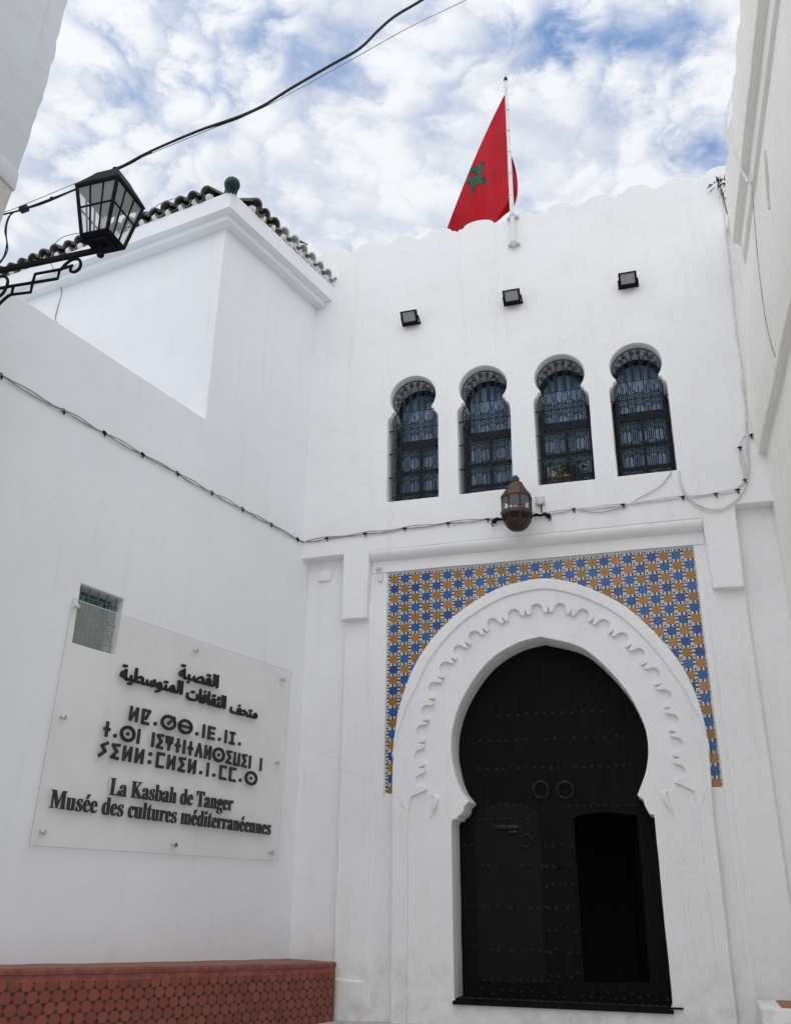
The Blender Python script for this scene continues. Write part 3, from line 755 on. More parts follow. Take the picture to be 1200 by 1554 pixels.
# ------------------------------------------------------------------ red tiled bench along the left wall
BD = .61
bench = thing('masonry_bench', PL + UL * -2.5 + OL * .28 + Vector((0, 0, -1.3)), 'long masonry bench with red hexagon tiled front against the left wall', 'bench')
bm = bmesh.new(); uvl = bm.loops.layers.uv.new('UVMap'); bc = bmesh.new(); secs = []; caps_ = []
for i in range(61):
    uu = -6.6 + 6.74 * i / 60; t_ = min(1, max(0, (uu + 4.4) / 4.5))
    zt = -.482 - .133 * t_ ** .8 + .005 * noise.noise(Vector((uu * 2.3, 0, 5))); wv_ = .006 * noise.noise(Vector((uu * 1.7, 4, 1)))
    b_ = PL + UL * uu
    bd = .28 + .38 * min(1.05, max(0, (uu + 4.6) / 4.7))
    def pt(off, z): return b_ + OL * (off + wv_) + Vector((0, 0, z))
    secs.append(([bm.verts.new(pt(bd, z)) for z in (-2.4, zt - .050)], uu, zt))
    caps_.append([bc.verts.new(pt(o_, z)) for o_, z in ((bd - .01, zt - .056), (bd + .010, zt - .050), (bd + .014, zt - .022), (bd + .004, zt - .004), (bd - .02, zt), (bd * .5, zt + .004), (-.06, zt + .010))])
for (a, u0_, za), (b, u1_, zb_) in zip(secs, secs[1:]):
    f = bm.faces.new((a[0], b[0], b[1], a[1]))
    for lp_, uu_, zz_ in zip(f.loops, (u0_, u1_, u1_, u0_), (a[0].co.z - za, b[0].co.z - zb_, b[1].co.z - zb_, a[1].co.z - za)): lp_[uvl].uv = (uu_, zz_)
e_ = secs[-1][0]; bk_ = [bm.verts.new(PL + UL * .14 + OL * -.05 + Vector((0, 0, z))) for z in (-2.4, -.69)]
bm.faces.new((e_[0], bk_[0], bk_[1], e_[1]))
fin('tiled_front', bm, DADO, bench, smooth=False)
for a, b in zip(caps_, caps_[1:]):
    for k in range(6): bc.faces.new((a[k], b[k], b[k + 1], a[k + 1])).material_index = 1 if k < 3 else 0
bc.faces.new(caps_[-1]); bc.faces.new(caps_[0][::-1])
REDCEM = speckled('red_cement', (.20, .058, .042), (.29, .10, .078), 10, .85, 0, .4, .004)
fin('seat_cap', bc, [CAPM, REDCEM], bench, ang=25)

# ------------------------------------------------------------------ museum plaque on the left wall
so_ = PL + UL * -1.9 + OL * .03 + Vector((0, 0, .4))
sign = thing('museum_plaque', so_, 'large frosted acrylic plaque with dark raised letters on the left wall', 'sign')
sheet('acrylic_panel', [(-3.625, .405), (-.185, .42), (-.150, 2.62), (-3.575, 2.615)], [], .010, FL(.040), ACRYL, sign, .0015)
bm = bmesh.new(); M = FL(.035); tube(bm, [M @ Vector((u_, z_, 0)) for u_, z_ in ((-3.625, .405), (-.185, .42), (-.150, 2.62), (-3.575, 2.615))], .0045, 6, closed=True); fin('edge_highlight', bm, BOXGREY, sign)  # pale rim tube added as the highlight along the panel's polished edge
for (uu, zz) in ((-3.52, 2.55), (-1.86, 2.50), (-.30, 2.49), (-3.48, 1.51), (-.31, 1.50), (-3.51, .52), (-1.89, .50), (-.31, .50)):
    bm = bmesh.new(); M = FL(0.)
    tube(bm, [M @ Vector((uu, zz, -.02)), M @ Vector((uu, zz, .052))], .014, 14); tube(bm, [M @ Vector((uu, zz, .041)), M @ Vector((uu, zz, .047)), M @ Vector((uu, zz, .060)), M @ Vector((uu, zz, .064))], [.022, .025, .025, .020], 16)
    fin('standoff_bolt', bm, CHROME, sign, ang=30)
def text_mesh(s):
    c = bpy.data.curves.new('t', 'FONT'); c.body = s; c.size = 1; c.extrude = .5; c.resolution_u = 3
    o = bpy.data.objects.new('t', c); col.objects.link(o)
    dg = bpy.context.evaluated_depsgraph_get(); me = bpy.data.meshes.new_from_object(o.evaluated_get(dg), depsgraph=dg)
    bpy.data.objects.remove(o); bpy.data.curves.remove(c); return me
def bounds(me):
    xs = [v.co.x for v in me.vertices]; ys = [v.co.y for v in me.vertices]; return min(xs), max(xs), min(ys), max(ys)
def bold(s): return ''.join(chr(0x1D400 + ord(c) - 65) if 'A' <= c <= 'Z' else chr(0x1D41A + ord(c) - 97) if 'a' <= c <= 'z' else c for c in s)
LETT_OUT, LETT_D = .058, .018            # front of the letters, thickness
def add_text(bm, s, u0, u1, z0, cap=None, hgt=None, accents=(), shear=0, zdrop=0.):
    """fit string between u0..u1 with its baseline on z0 (baseline may drop by zdrop towards u1)"""
    me = text_mesh(s); a, b, c, d = bounds(me)
    kx = (u1 - u0) / (b - a); ky = hgt / cap
    M = FL(LETT_OUT - LETT_D / 2)
    tmp = bmesh.new(); tmp.from_mesh(me); bpy.data.meshes.remove(me)
    def put(x, y, z):
        t = (x - a) / (b - a); return M @ Vector((u0 + (x - a) * kx, z0 + y * ky + zdrop * t, z * LETT_D))
    for v in tmp.verts: v.co = put(*v.co)
    for idx in accents:                  # acute accents as slanted bars above the e at that index
        m1 = text_mesh(s[:idx + 1]); e = bounds(m1)[1]; bpy.data.meshes.remove(m1)
        x = e - .24
        v = [tmp.verts.new(put(*p)) for p in ((x - .03, .50, -.5), (x + .06, .50, -.5), (x + .21, .69, -.5), (x + .06, .69, -.5), (x - .03, .50, .5), (x + .06, .50, .5), (x + .21, .69, .5), (x + .06, .69, .5))]
        for f in ((3, 2, 1, 0), (4, 5, 6, 7), (0, 1, 5, 4), (1, 2, 6, 5), (2, 3, 7, 6), (3, 0, 4, 7)): tmp.faces.new([v[i] for i in f])
    t2 = bpy.data.meshes.new('t'); tmp.to_mesh(t2); tmp.free(); bm.from_mesh(t2); bpy.data.meshes.remove(t2)
def letters(txt, *args, **kw):
    """one part per letter: loose pieces of the line go to the character whose span they stand in"""
    bm = bmesh.new(); add_text(bm, bold(txt), *args, **kw)
    ends = []; tot = None
    for i in range(len(txt)):
        m1 = text_mesh(bold(txt[:i + 1])); e = bounds(m1); ends.append(e[1]); bpy.data.meshes.remove(m1)
        if i == 0: x_first = e[0]
    u0, u1 = args[0], args[1]; ends = [u0 + (e - x_first) / (ends[-1] - x_first) * (u1 - u0) for e in ends]
    Mi = FL(0).inverted(); todo = set(bm.verts); groups = {}
    while todo:
        st = [todo.pop()]; isl = list(st)
        while st:
            v = st.pop()
            for e in v.link_edges:
                o = e.other_vert(v)
                if o in todo: todo.discard(o); st.append(o); isl.append(o)
        us = [(Mi @ v.co).x for v in isl]; c = (min(us) + max(us)) / 2
        k = next((i for i, e in enumerate(ends) if c <= e), len(ends) - 1); groups.setdefault(k, []).extend(isl)
    for k in sorted(groups):
        keep = set(groups[k]); b2 = bmesh.new(); mp = {v: b2.verts.new(v.co) for v in groups[k]}
        for f in bm.faces:
            if f.verts[0] in keep: b2.faces.new([mp[v] for v in f.verts])
        fin('letter', b2, LETTER, sign, smooth=False)
    bm.free()
letters('La Kasbah de Tanger', -2.83, -1.06, .893, cap=.66, hgt=.150)
letters('Musee des cultures mediterraneennes', -3.49, -.375, .722, cap=.66, hgt=.150, zdrop=-.035, accents=(3, 20, 29))
# Arabic lines, contextual letter forms in visual order
ar1 = '\uFE94\uFE92\uFEBC\uFED8\uFEDF\uFE8D'
ar2a = '\uFE94\uFEF4\uFEC4\uFEB3\uFEEE\uFE98\uFEE4\uFEDF\uFE8D'
ar2b = '\uFE95\uFE8E\uFED3\uFE8E\uFED8\uFE9C\uFEDF\uFE8D'
ar2c = '\uFED2\uFEA4\uFE98\uFEE3'
def add_ar(bm, s, u0, u1, z0, hgt):
    # weight the strokes: same outline repeated with small shifts reads as a bold cut
    for sx, sy in ((0, 0), (.010, .004), (-.008, -.005), (.004, .010), (-.004, .007)):
        add_text(bm, s, u0 + sx, u1 + sx, z0 + sy, cap=.70, hgt=hgt)
for s_, a_, b_, z_, h_ in ((ar1, -2.085, -1.475, 2.160, .135), (ar2a, -2.885, -2.02, 1.985, .135), (ar2b, -1.945, -1.325, 1.955, .135), (ar2c, -1.235, -.765, 1.935, .120)):
    bm = bmesh.new(); add_ar(bm, s_, a_, b_, z_, h_); fin('word', bm, LETTER, sign, smooth=False)
# Tifinagh lines drawn stroke by stroke; unit cell height 1
def ringp(r=.5, c=(0, .5), n=20): return [(c[0] + r * cos(2 * pi * k / n), c[1] + r * sin(2 * pi * k / n)) for k in range(n + 1)]
G = {
 'l': (.50, [[(-.22, 0), (-.22, 1)], [(.22, 0), (.22, 1)], [(-.22, .08), (.22, .92)]], []),
 'q': (.52, [[(-.2, 0), (-.2, 1), (.26, 1), (.02, .38), (-.2, .38)], [(-.2, 0), (.22, 0)]], []),
 '.': (.30, [], [(0, .15, .16)]),
 'S': (.95, [ringp(), [(0, .42), (.42, .98)]], []),
 'b': (.95, [ringp(), [(-.3, .5), (.3, .5)]], []),
 'n': (.14, [[(0, 0), (0, 1)]], []),
 'T': (.50, [[(-.2, 0), (-.2, 1)], [(-.2, .95), (.26, .95)], [(-.2, .5), (.22, .5)], [(-.2, .05), (.26, .05)]], []),
 'j': (.40, [[(0, 0), (0, 1)], [(-.18, .95), (.18, .95)], [(-.18, .05), (.18, .05)]], []),
 't': (.40, [[(0, 0), (0, 1)], [(-.18, .5), (.18, .5)]], []),
 's': (.95, [ringp()], [(0, .5, .14)]),
 'i': (.45, [[(.22, 1), (-.2, .95), (.1, .5), (-.2, .05), (.22, 0)]], []),
 'G': (.50, [[(0, 0), (0, 1)], [(-.24, 1), (-.2, .6), (0, .42), (.2, .6), (.24, 1)]], []),
 'd': (.55, [[(-.25, 0), (0, 1), (.25, 0)]], []),
 'w': (.50, [[(-.22, 1), (-.22, 0), (.22, 0), (.22, 1)]], []),
 'y': (.45, [[(.24, 1), (-.12, .75), (.14, .38), (-.22, 0)]], []),
 'u': (.32, [], [(0, .2, .17), (0, .82, .17)]),
 'm': (.50, [[(.26, 1), (-.2, 1), (-.2, 0), (.26, 0)]], []),
 ' ': (.45, [], []),
}
def tif(s, u0, u1, z0, z1, hgt, gap=.30):
    bm = bmesh.new(); M = FL(LETT_OUT - LETT_D / 2); tot = sum(G[c][0] for c in s) + gap * (len(s) - 1)
    k = (u1 - u0) / tot; x = 0; th = .020
    def put(px, py, z): return M @ Vector((u0 + px * k, z0 + (z1 - z0) * (px / tot) + py * hgt, z * LETT_D))
    def bar(p, q):
        a, b = Vector((p[0] * k, p[1] * hgt)), Vector((q[0] * k, q[1] * hgt)); d = b - a
        if d.length < 1e-6: return
        d.normalize(); nn = Vector((-d.y, d.x)) * th * .75; a = a - d * th * .5; b = b + d * th * .5
        c = [a - nn, b - nn, b + nn, a + nn]; v = [bm.verts.new(put(pp.x / k, pp.y / hgt, zz)) for zz in (-.5, .5) for pp in c]
        for f in ((3, 2, 1, 0), (4, 5, 6, 7), (0, 1, 5, 4), (1, 2, 6, 5), (2, 3, 7, 6), (3, 0, 4, 7)): bm.faces.new([v[i] for i in f])
    for c in s:
        wdt, strokes, dots = G[c]; cx = x + wdt / 2
        for st in strokes:
            for a, b in zip(st, st[1:]): bar((cx + a[0] * .92, a[1]), (cx + b[0] * .92, b[1]))
        for (dx_, dy_, r) in dots:
            r *= hgt; pts = [((cx + dx_) * k + r * cos(2 * pi * j / 14), dy_ * hgt + r * sin(2 * pi * j / 14)) for j in range(14)]
            v0 = [bm.verts.new(put(p[0] / k, p[1] / hgt, -.5)) for p in pts]; v1 = [bm.verts.new(put(p[0] / k, p[1] / hgt, .5)) for p in pts]
            bm.faces.new(v0[::-1]); bm.faces.new(v1)
            for j in range(14): bm.faces.new((v0[j], v0[(j + 1) % 14], v1[(j + 1) % 14], v1[j]))
        x += wdt + gap
        if c != ' ': fin('letter', bm, LETTER, sign, smooth=False); bm = bmesh.new()
    bm.free()
tif('lq.Sb.nT.nj.', -2.70, -1.00, 1.615, 1.595, .125, .28)
tif('t.sn niGtntdlsiwin n', -3.00, -.615, 1.420, 1.375, .125, .26)
tif('yillu mlil.n.mm.s'.replace(' ', ''), -3.02, -.69, 1.232, 1.205, .125, .30)

# ------------------------------------------------------------------ right-hand building
hr = thing('corner_house', (1.9, 6, -1.4), 'cream white house wall along the right edge with a moulded string course', 'building')
AR = rad(91.8); UR = Vector((cos(AR), sin(AR), 0)); OR = Vector((-sin(AR), cos(AR), 0)); PR = Vector((1.26, 10.5, 0))
bm = bmesh.new()
prof = [(-2.4, -.05), (4.95, -.075), (4.958, .010), (5.15, .035), (5.6, .042), (7.20, -.100), (7.215, -.058), (7.36, -.056), (7.44, -.060), (7.46, .030), (7.60, .034), (8.0, .02), (8.27, .012), (8.285, -.05), (8.20, -.60), (-2.4, -.60)]
n = 60; S_ = []
for i in range(n + 1):
    uu = -8.6 + 9.0 * i / n
    S_.append([])
    for (z, o) in prof:
        oo = o
        if uu > -.72 and 7.21 < z < 8.28: oo = -.112
        q_ = PR + UR * uu + OR * (oo + .010 * noise.noise(Vector((uu * .9, z * .9, 2))) + .004 * noise.noise(Vector((uu * 5, z * 5, 4)))) + Vector((0, 0, z + .012 * noise.noise(Vector((uu * 1.3, o * 5, 9)))))
        S_[-1].append(bm.verts.new(q_))
for a, b in zip(S_, S_[1:]):
    for i in range(len(prof)): bm.faces.new((a[i], b[i], b[(i + 1) % len(prof)], a[(i + 1) % len(prof)]))
bm.faces.new(S_[0]); bm.faces.new(S_[-1][::-1]); bmesh.ops.recalc_face_normals(bm, faces=bm.faces[:])
fin('street_wall', bm, CREAM, hr, ang=25)
MR = frame_mat(PR + OR * .008, -UR, OR)
mer = [(.74, 8.1)]
for i in range(11):
    c = 1.06 + i * .62
    mer += [(c - .30, 8.30), (c - .25, 8.34), (c - .22, 8.34)] + [(c - .2 * cos(a), 8.35 + .07 * sin(a)) for a in [pi * j / 6 for j in range(7)]] + [(c + .22, 8.34), (c + .25, 8.34), (c + .30, 8.30)]
mer += [(8.2, 8.3), (8.2, 8.1)]
sheet('parapet', wob(mer, .006, .06, 81), [], .22, MR, CREAM, hr, .012)

# ------------------------------------------------------------------ house at the upper left, whose jettied corner carries the lamp
hj = thing('jettied_house', (-6, 2, -1.6), 'shaded white house at the upper left with a jettied upper storey', 'building')
bm = bmesh.new(); secs = []
zz = [5.58 + i * .1 for i in range(29)]
XF = -4.74
cols_y = [4.70, 4.4, 3.8, 3, 2, 1]
grid = []
for z in zz:
    e = .012 * noise.noise(Vector((0, 3, z * 1.4))) + .014 * noise.noise(Vector((0, 9, z * 6))) - .09 * max(0, 1 - (z - 5.6) / .5) * 0
    kx = [(5.58, -4.822), (5.9, -4.765), (6.4, -4.722), (7.0, -4.70), (7.6, -4.686), (9.0, -4.67)]
    xo = next((a_[1] + (b_[1] - a_[1]) * (z - a_[0]) / (b_[0] - a_[0]) for a_, b_ in zip(kx, kx[1:]) if a_[0] <= z <= b_[0]), -4.7) - XF
    grid.append([bm.verts.new((-7.2, 4.9 + e, z))] + [bm.verts.new((XF + xo + (e if k == 0 else .02 * noise.noise(Vector((y, 0, z)))), y + (e if k == 0 else 0), z)) for k, y in enumerate(cols_y)])
for a, b in zip(grid, grid[1:]):
    for k in range(len(a) - 1): bm.faces.new((a[k], b[k], b[k + 1], a[k + 1]))
v = [bm.verts.new((-7.2, 1, zz[0])), bm.verts.new((-7.2, 1, zz[-1]))]
bm.faces.new(grid[0] + [v[0]]); bm.faces.new((grid[-1] + [v[1]])[::-1])
bmesh.ops.recalc_face_normals(bm, faces=bm.faces[:])
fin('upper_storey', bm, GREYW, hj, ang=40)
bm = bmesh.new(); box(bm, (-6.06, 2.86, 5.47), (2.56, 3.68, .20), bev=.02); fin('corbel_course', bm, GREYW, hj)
bm = bmesh.new(); secs = []
for (z, x) in ((5.36, -4.80), (5.28, -4.815), (5.18, -4.83), (5.05, -4.845), (4.85, -4.855), (4.5, -4.86), (3.0, -4.87), (0, -4.88), (-2, -4.9)):
    secs.append([bm.verts.new((x + .012 * noise.noise(Vector((y, z * 4, 0))), y, z)) for y in (4.68, 4.3, 3, 2, 1)])
for a, b in zip(secs, secs[1:]):
    for k in range(4): bm.faces.new((a[k], a[k + 1], b[k + 1], b[k]))
e0 = [bm.verts.new((-7.2, 4.68, s[0].co.z)) for s in secs]
for k in range(len(secs) - 1): bm.faces.new((secs[k][0], secs[k + 1][0], e0[k + 1], e0[k]))
bmesh.ops.recalc_face_normals(bm, faces=bm.faces[:])
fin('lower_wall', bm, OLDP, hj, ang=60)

# ------------------------------------------------------------------ street lamp on its scroll bracket
LX, LY, LZ = -3.429, 4.2, 4.13
lamp = thing('street_lamp', (-4.85, LY, 4.08), 'black four sided glass lantern on a scrolled iron wall bracket', 'street lamp')
bm = bmesh.new()
box(bm, ((-4.86 + LX + .07) / 2, LY, 4.078), (LX + .07 + 4.86, .026, .040), bev=.004)
def TA(pts, r=.011): tube(bm, [(p[0], LY, p[1]) for p in pts], r, 8)
TA([(-4.86, 3.925), (-4.113, 3.918), (-3.945, 3.910), (-3.745, 3.901), (-3.744, 3.978)]); TA([(-3.95, 3.91), (-3.942, 3.982), (-3.744, 3.978), (-3.640, 3.990)])
TA([(-3.95, 3.91), (-3.949, 3.830), (-4.109, 3.843), (-4.108, 3.918)])
TA(cat([(-4.109, 3.843), (-4.14, 3.832), (-4.20, 3.775), (-4.30, 3.62), (-4.45, 3.50), (-4.65, 3.45), (-4.86, 3.44)], 6))
TA(cat([(-3.735, 3.972), (-3.700, 4.015), (-3.655, 4.042), (-3.605, 4.035), (-3.578, 3.995), (-3.582, 3.952), (-3.615, 3.930), (-3.650, 3.945), (-3.652, 3.975)], 6))
TA(cat([(-4.26, 4.03), (-4.20, 4.015), (-4.165, 3.965), (-4.175, 3.89), (-4.21, 3.85), (-4.26, 3.86)], 6))
fin('bracket', bm, BLACKIRON, lamp)
bm = bmesh.new(); box(bm, (-4.855, LY, 3.78), (.03, .07, .78), bev=.006); fin('wall_plate', bm, BLACKIRON, lamp)
zb, ze, zt = LZ + .015, 4.104 + .425, 4.104 + .425
hb, he = .100, .160
def cage(bm, h, z): return [Vector((LX + sx * h, LY + sy * h, z)) for sx, sy in ((-1, -1), (1, -1), (1, 1), (-1, 1))]
bm = bmesh.new()
B_, E_ = cage(bm, hb, zb), cage(bm, he, ze)
for i in range(4):
    tube(bm, [B_[i], E_[i]], .0135, 6); tube(bm, [B_[i], B_[(i + 1) % 4]], .014, 6); tube(bm, [E_[i], E_[(i + 1) % 4]], .014, 6)
    for f in (1 / 3, 2 / 3): tube(bm, [B_[i].lerp(B_[(i + 1) % 4], f), E_[i].lerp(E_[(i + 1) % 4], f)], .0078, 5)
    tube(bm, [B_[i].lerp(E_[i], .56), B_[(i + 1) % 4].lerp(E_[(i + 1) % 4], .56)], .0078, 5)
fin('lantern_frame', bm, BLACKIRON, lamp)
for i in range(4):
    bm = bmesh.new(); quad(bm, B_[i], B_[(i + 1) % 4], E_[(i + 1) % 4], E_[i]); fin('glass', bm, LAMPGLASS, lamp, smooth=False)
bm = bmesh.new()
lv = [(.170, ze - .004), (.174, ze + .012), (.140, ze + .075), (.105, ze + .135), (.085, ze + .175), (.060, ze + .200), (.030, ze + .210)]
R4 = [[bm.verts.new(p) for p in cage(bm, h, z)] for h, z in lv]
for a, b in zip(R4, R4[1:]):
    for k in range(4): bm.faces.new((a[k], a[(k + 1) % 4], b[(k + 1) % 4], b[k]))
bm.faces.new(R4[-1]); bmesh.ops.recalc_face_normals(bm, faces=bm.faces[:])
fin('lantern_roof', bm, BLACKIRON, lamp, ang=20)
bm = bmesh.new(); lathe(bm, [(.02, 0), (.02, .02), (.012, .03), (.026, .045), (.022, .06), (.004, .066)], (LX + .005, LY, ze + .205), 14); fin('finial', bm, BLACKIRON, lamp)
bm = bmesh.new(); box(bm, (LX, LY, zb - .008), (.20, .20, .022), bev=.004); box(bm, (LX, LY, zb - .03), (.15, .15, .03), bev=.006)
lathe(bm, [(.004, -.115), (.022, -.105), (.026, -.09), (.016, -.078), (.014, -.06), (.03, -.045), (.03, 0)], (LX, LY, zb - .02), 14)
fin('lantern_base', bm, BLACKIRON, lamp)
bm = bmesh.new(); lathe(bm, [(.016, 0), (.018, .06), (.032, .10), (.036, .14), (.024, .18), (.004, .195)], (LX, LY, zb + .02), 14)
BULB, _, _ = mat('opal_bulb', (.6, .6, .58), .3); fin('bulb', bm, BULB, lamp)

# ------------------------------------------------------------------ copper wall lantern over the door
CXL, CYL = -1.60, 10.16
wl_ = thing('wall_lantern', (CXL, 10.5, 4.45), 'brown copper eight sided lantern fixed to the wall above the doorway', 'lantern')
R8 = pi / 8
bm = bmesh.new(); lathe(bm, [(.195, 4.575), (.197, 4.590), (.160, 4.645), (.115, 4.720), (.075, 4.775), (.045, 4.80), (.030, 4.805)], (CXL, CYL, -.02), 8, rot=R8); fin('lantern_roof', bm, COPPER, wl_, ang=20)
bm = bmesh.new(); lathe(bm, [(.034, 0), (.046, .012), (.046, .05), (.036, .075), (.022, .095), (.004, .102)], (CXL, CYL, 4.775), 16); fin('finial', bm, BRONZE, wl_)
def oct_(r, z): return [Vector((CXL + r * cos(R8 + k * pi / 4), CYL + r * sin(R8 + k * pi / 4), z)) for k in range(8)]
bm = bmesh.new(); t8, b8 = oct_(.182, 4.565), oct_(.178, 4.375)
for k in range(8): tube(bm, [b8[k], t8[k]], .011, 6); tube(bm, [t8[k], t8[(k + 1) % 8]], .011, 6); tube(bm, [b8[k], b8[(k + 1) % 8]], .009, 6)
fin('lantern_frame', bm, BRONZE, wl_)
bm = bmesh.new(); lathe(bm, [(.196, 4.325), (.204, 4.345), (.200, 4.375), (.170, 4.378), (.150, 4.375), (.150, 4.35), (.17, 4.33)], (CXL, CYL, 0), 8, rot=R8); fin('lantern_band', bm, COPPER, wl_, ang=20)
for k in range(8):
    bm = bmesh.new(); quad(bm, b8[k], b8[(k + 1) % 8], t8[(k + 1) % 8], t8[k]); fin('glass', bm, WLGLASS, wl_, smooth=False)
bm = bmesh.new(); u8, m8 = oct_(.176, 4.325), oct_(.156, 4.245)
for k in range(8): tube(bm, [m8[k], u8[k]], .012, 6)
lathe(bm, [(.158, 4.250), (.150, 4.225), (.128, 4.190), (.095, 4.160), (.05, 4.143), (.006, 4.138)], (CXL, CYL, 0), 24); fin('lantern_bowl', bm, BRONZE, wl_)
bm = bmesh.new(); tube(bm, cat([(CXL + .02, 10.5, 4.62), (CXL + .05, 10.42, 4.76), (CXL + .05, 10.30, 4.82), (CXL + .02, 10.2, 4.80)], 6), .014, 8)
tube(bm, [(CXL - .02, 10.49, 4.40), (CXL - .02, 10.3, 4.37)], .014, 8); lathe(bm, [(.05, -.01), (.05, .01)], (CXL, 10.49, 4.62), 12)
for s in (-1, 1):
    tube(bm, [(CXL + s * x, 10.46, 4.45 + z) for x, z in ((.0, -.06), (.14, -.02), (.19, .0), (.25, -.02), (.30, .0), (.34, -.05))], [.012, .014, .022, .016, .024, .018], 8)
    bmesh.ops.create_uvsphere(bm, u_segments=10, v_segments=8, radius=.032, matrix=Matrix.Translation((CXL + s * .34, 10.465, 4.42)))
    tube(bm, cat([(CXL + s * .34, 10.46, 4.42), (CXL + s * .37, 10.44, 4.38), (CXL + s * .35, 10.44, 4.34)], 4), .008, 6)
fin('bracket', bm, BLACKIRON, wl_)

# ------------------------------------------------------------------ floodlights
def make_flood(c):
    t = thing('floodlight', c, '', 'floodlight', 'floodlights on the facade')
    M = Matrix.Translation(Vector(c) + Vector((0, -.13, 0))) @ Matrix.Rotation(rad(38), 4, 'X')     # face (-Y side) tips downwards
    bm = bmesh.new(); box(bm, (0, .025, 0), (.235, .045, .20), M, .01); 
    for k in range(7): box(bm, (-.09 + .03 * k, .058, 0), (.006, .03, .16), M)
    fin('housing', bm, BLACKIRON, t)
    bm = bmesh.new()
    for cx_, cz_, sx_, sz_ in ((-.105, 0, .026, .20), (.105, 0, .026, .20), (0, .092, .19, .018), (0, -.078, .19, .046)): box(bm, (cx_, -.006, cz_), (sx_, .022, sz_), M, .003)
    fin('bezel', bm, BLACKIRON, t)
    bm = bmesh.new(); box(bm, (0, -.002, .014), (.184, .008, .136), M); fin('lens', bm, LENS, t, smooth=False)
    bm = bmesh.new()
    for s in (-1, 1): box(bm, (s * .126, .03, -.01), (.006, .03, .05), M); tube(bm, [M @ Vector((s * .126, .03, 0)), Vector(c) + Vector((s * .126, .0, -.03))], .009, 6)
    box(bm, (c[0], c[1] - .004, c[2] - .03), (.27, .008, .035)); fin('yoke', bm, BLACKIRON, t, smooth=False)
    return t
f0 = make_flood((-3.045, 10.5, 7.64)); f0['label'] = 'black floodlight highest above the leftmost arched window'
for (x, z, rz, lb) in ((-1.575, 7.70, 0, 'black floodlight on the wall directly below the flagpole'), (-.018, 7.66, 0, 'black floodlight above the rightmost arched window')):
    o = f0.copy(); col.objects.link(o); o.location = (x, 10.5, z); o['label'] = lb
    for ch in f0.children:
        d = ch.copy(); col.objects.link(d); d.parent = o
f0.rotation_euler = (0, 0, rad(0))

# ------------------------------------------------------------------ flagpole and flag
pole = thing('flagpole', (-1.535, 10.43, 8.6), 'white flagpole clamped to the parapet of the facade', 'flagpole')
pb, pt = at(777.5, 340, 10.42), at(768.5, 123, 10.42)
pt = Vector((pb.x + .0, 10.42, pt.z))
bm = bmesh.new(); p0 = Vector((pb.x, 10.42, 8.62)); L = pt.z - 8.62
tube(bm, [p0 + (pt - p0) * t for t in (0, .25, .6, 1)], [.034, .033, .028, .022], 14); fin('pole', bm, WHPAINT, pole)
bm = bmesh.new()
bm.free()
for k in range(5): bm = bmesh.new(); lathe(bm, [(.036, -.006), (.036, .006)], (p0.x, 10.42, 9.5 + k * .42), 14); fin('halyard_ring', bm, BOXGREY, pole)
bm = bmesh.new(); lathe(bm, [(.024, 0), (.03, .01), (.03, .04), (.018, .06), (.022, .075), (.004, .09)], (pt.x, pt.y, pt.z), 12); fin('truck_cap', bm, BLACKIRON, pole)
for z in (8.665, 9.15):
    bm = bmesh.new(); lathe(bm, [(.042, -.02), (.042, .02)], (p0.x, 10.42, z), 14); box(bm, (p0.x, 10.47, z), (.16, .05, .03), bev=.004); tube(bm, [(p0.x - .075, 10.47, z), (p0.x - .075, 10.50, z)], .012, 8); tube(bm, [(p0.x + .075, 10.47, z), (p0.x + .075, 10.50, z)], .012, 8)
    fin('clamp', bm, BOXGREY, pole)
FLAGR, nt_, b_f = mat('red_cloth', (.44, .012, .026), .75, 0, .2)
wv = tnoise(nt_, objc(nt_), 300, 2); bump(nt_, b_f, wv, .15, .001)
f_ = tnoise(nt_, objc(nt_), 2, 3); nt_.links.new(mix(nt_, f_.step(.3, .7), (.40, .007, .016), (.49, .010, .022)), b_f.inputs['Base Color'])
FLAGG = speckled('green_embroidery', (.002, .03, .013), (.005, .09, .035), 45, .6, 0, .4, .002)
flag = thing('flag', (pt.x, 10.6, 9.9), 'red flag with a green star hanging from the flagpole over the parapet', 'flag')
def bez(a, b, c, t): return a * ((1 - t) ** 2) + b * (2 * t * (1 - t)) + c * (t * t)
Yh = 10.415
def flag_pt(s, t, push=0.):               # s along the fly, t down the hoist
    topx, topy = bez(766, 710, 655, s), bez(142, 250, 412, s)
    botx, boty = bez(773, 750, 680, s), bez(302, 335, 470, s)
    px_, py_ = topx + (botx - topx) * t, topy + (boty - topy) * t
    fold = .085 * sin(s * 8 + t * 2.6) * min(1, s * 3) + .045 * sin(s * 21 - t * 3) * min(1, s * 2)
    Y = Yh + .55 * min(1, s * 1.25) ** 1.1 + fold - push
    return at(px_, py_, Y)
bm = bmesh.new(); NS, NT = 60, 24
gr = [[bm.verts.new(flag_pt(i / NS, j / NT)) for j in range(NT + 1)] for i in range(NS + 1)]
for i in range(NS):
    for j in range(NT): bm.faces.new((gr[i][j], gr[i][j + 1], gr[i + 1][j + 1], gr[i + 1][j]))
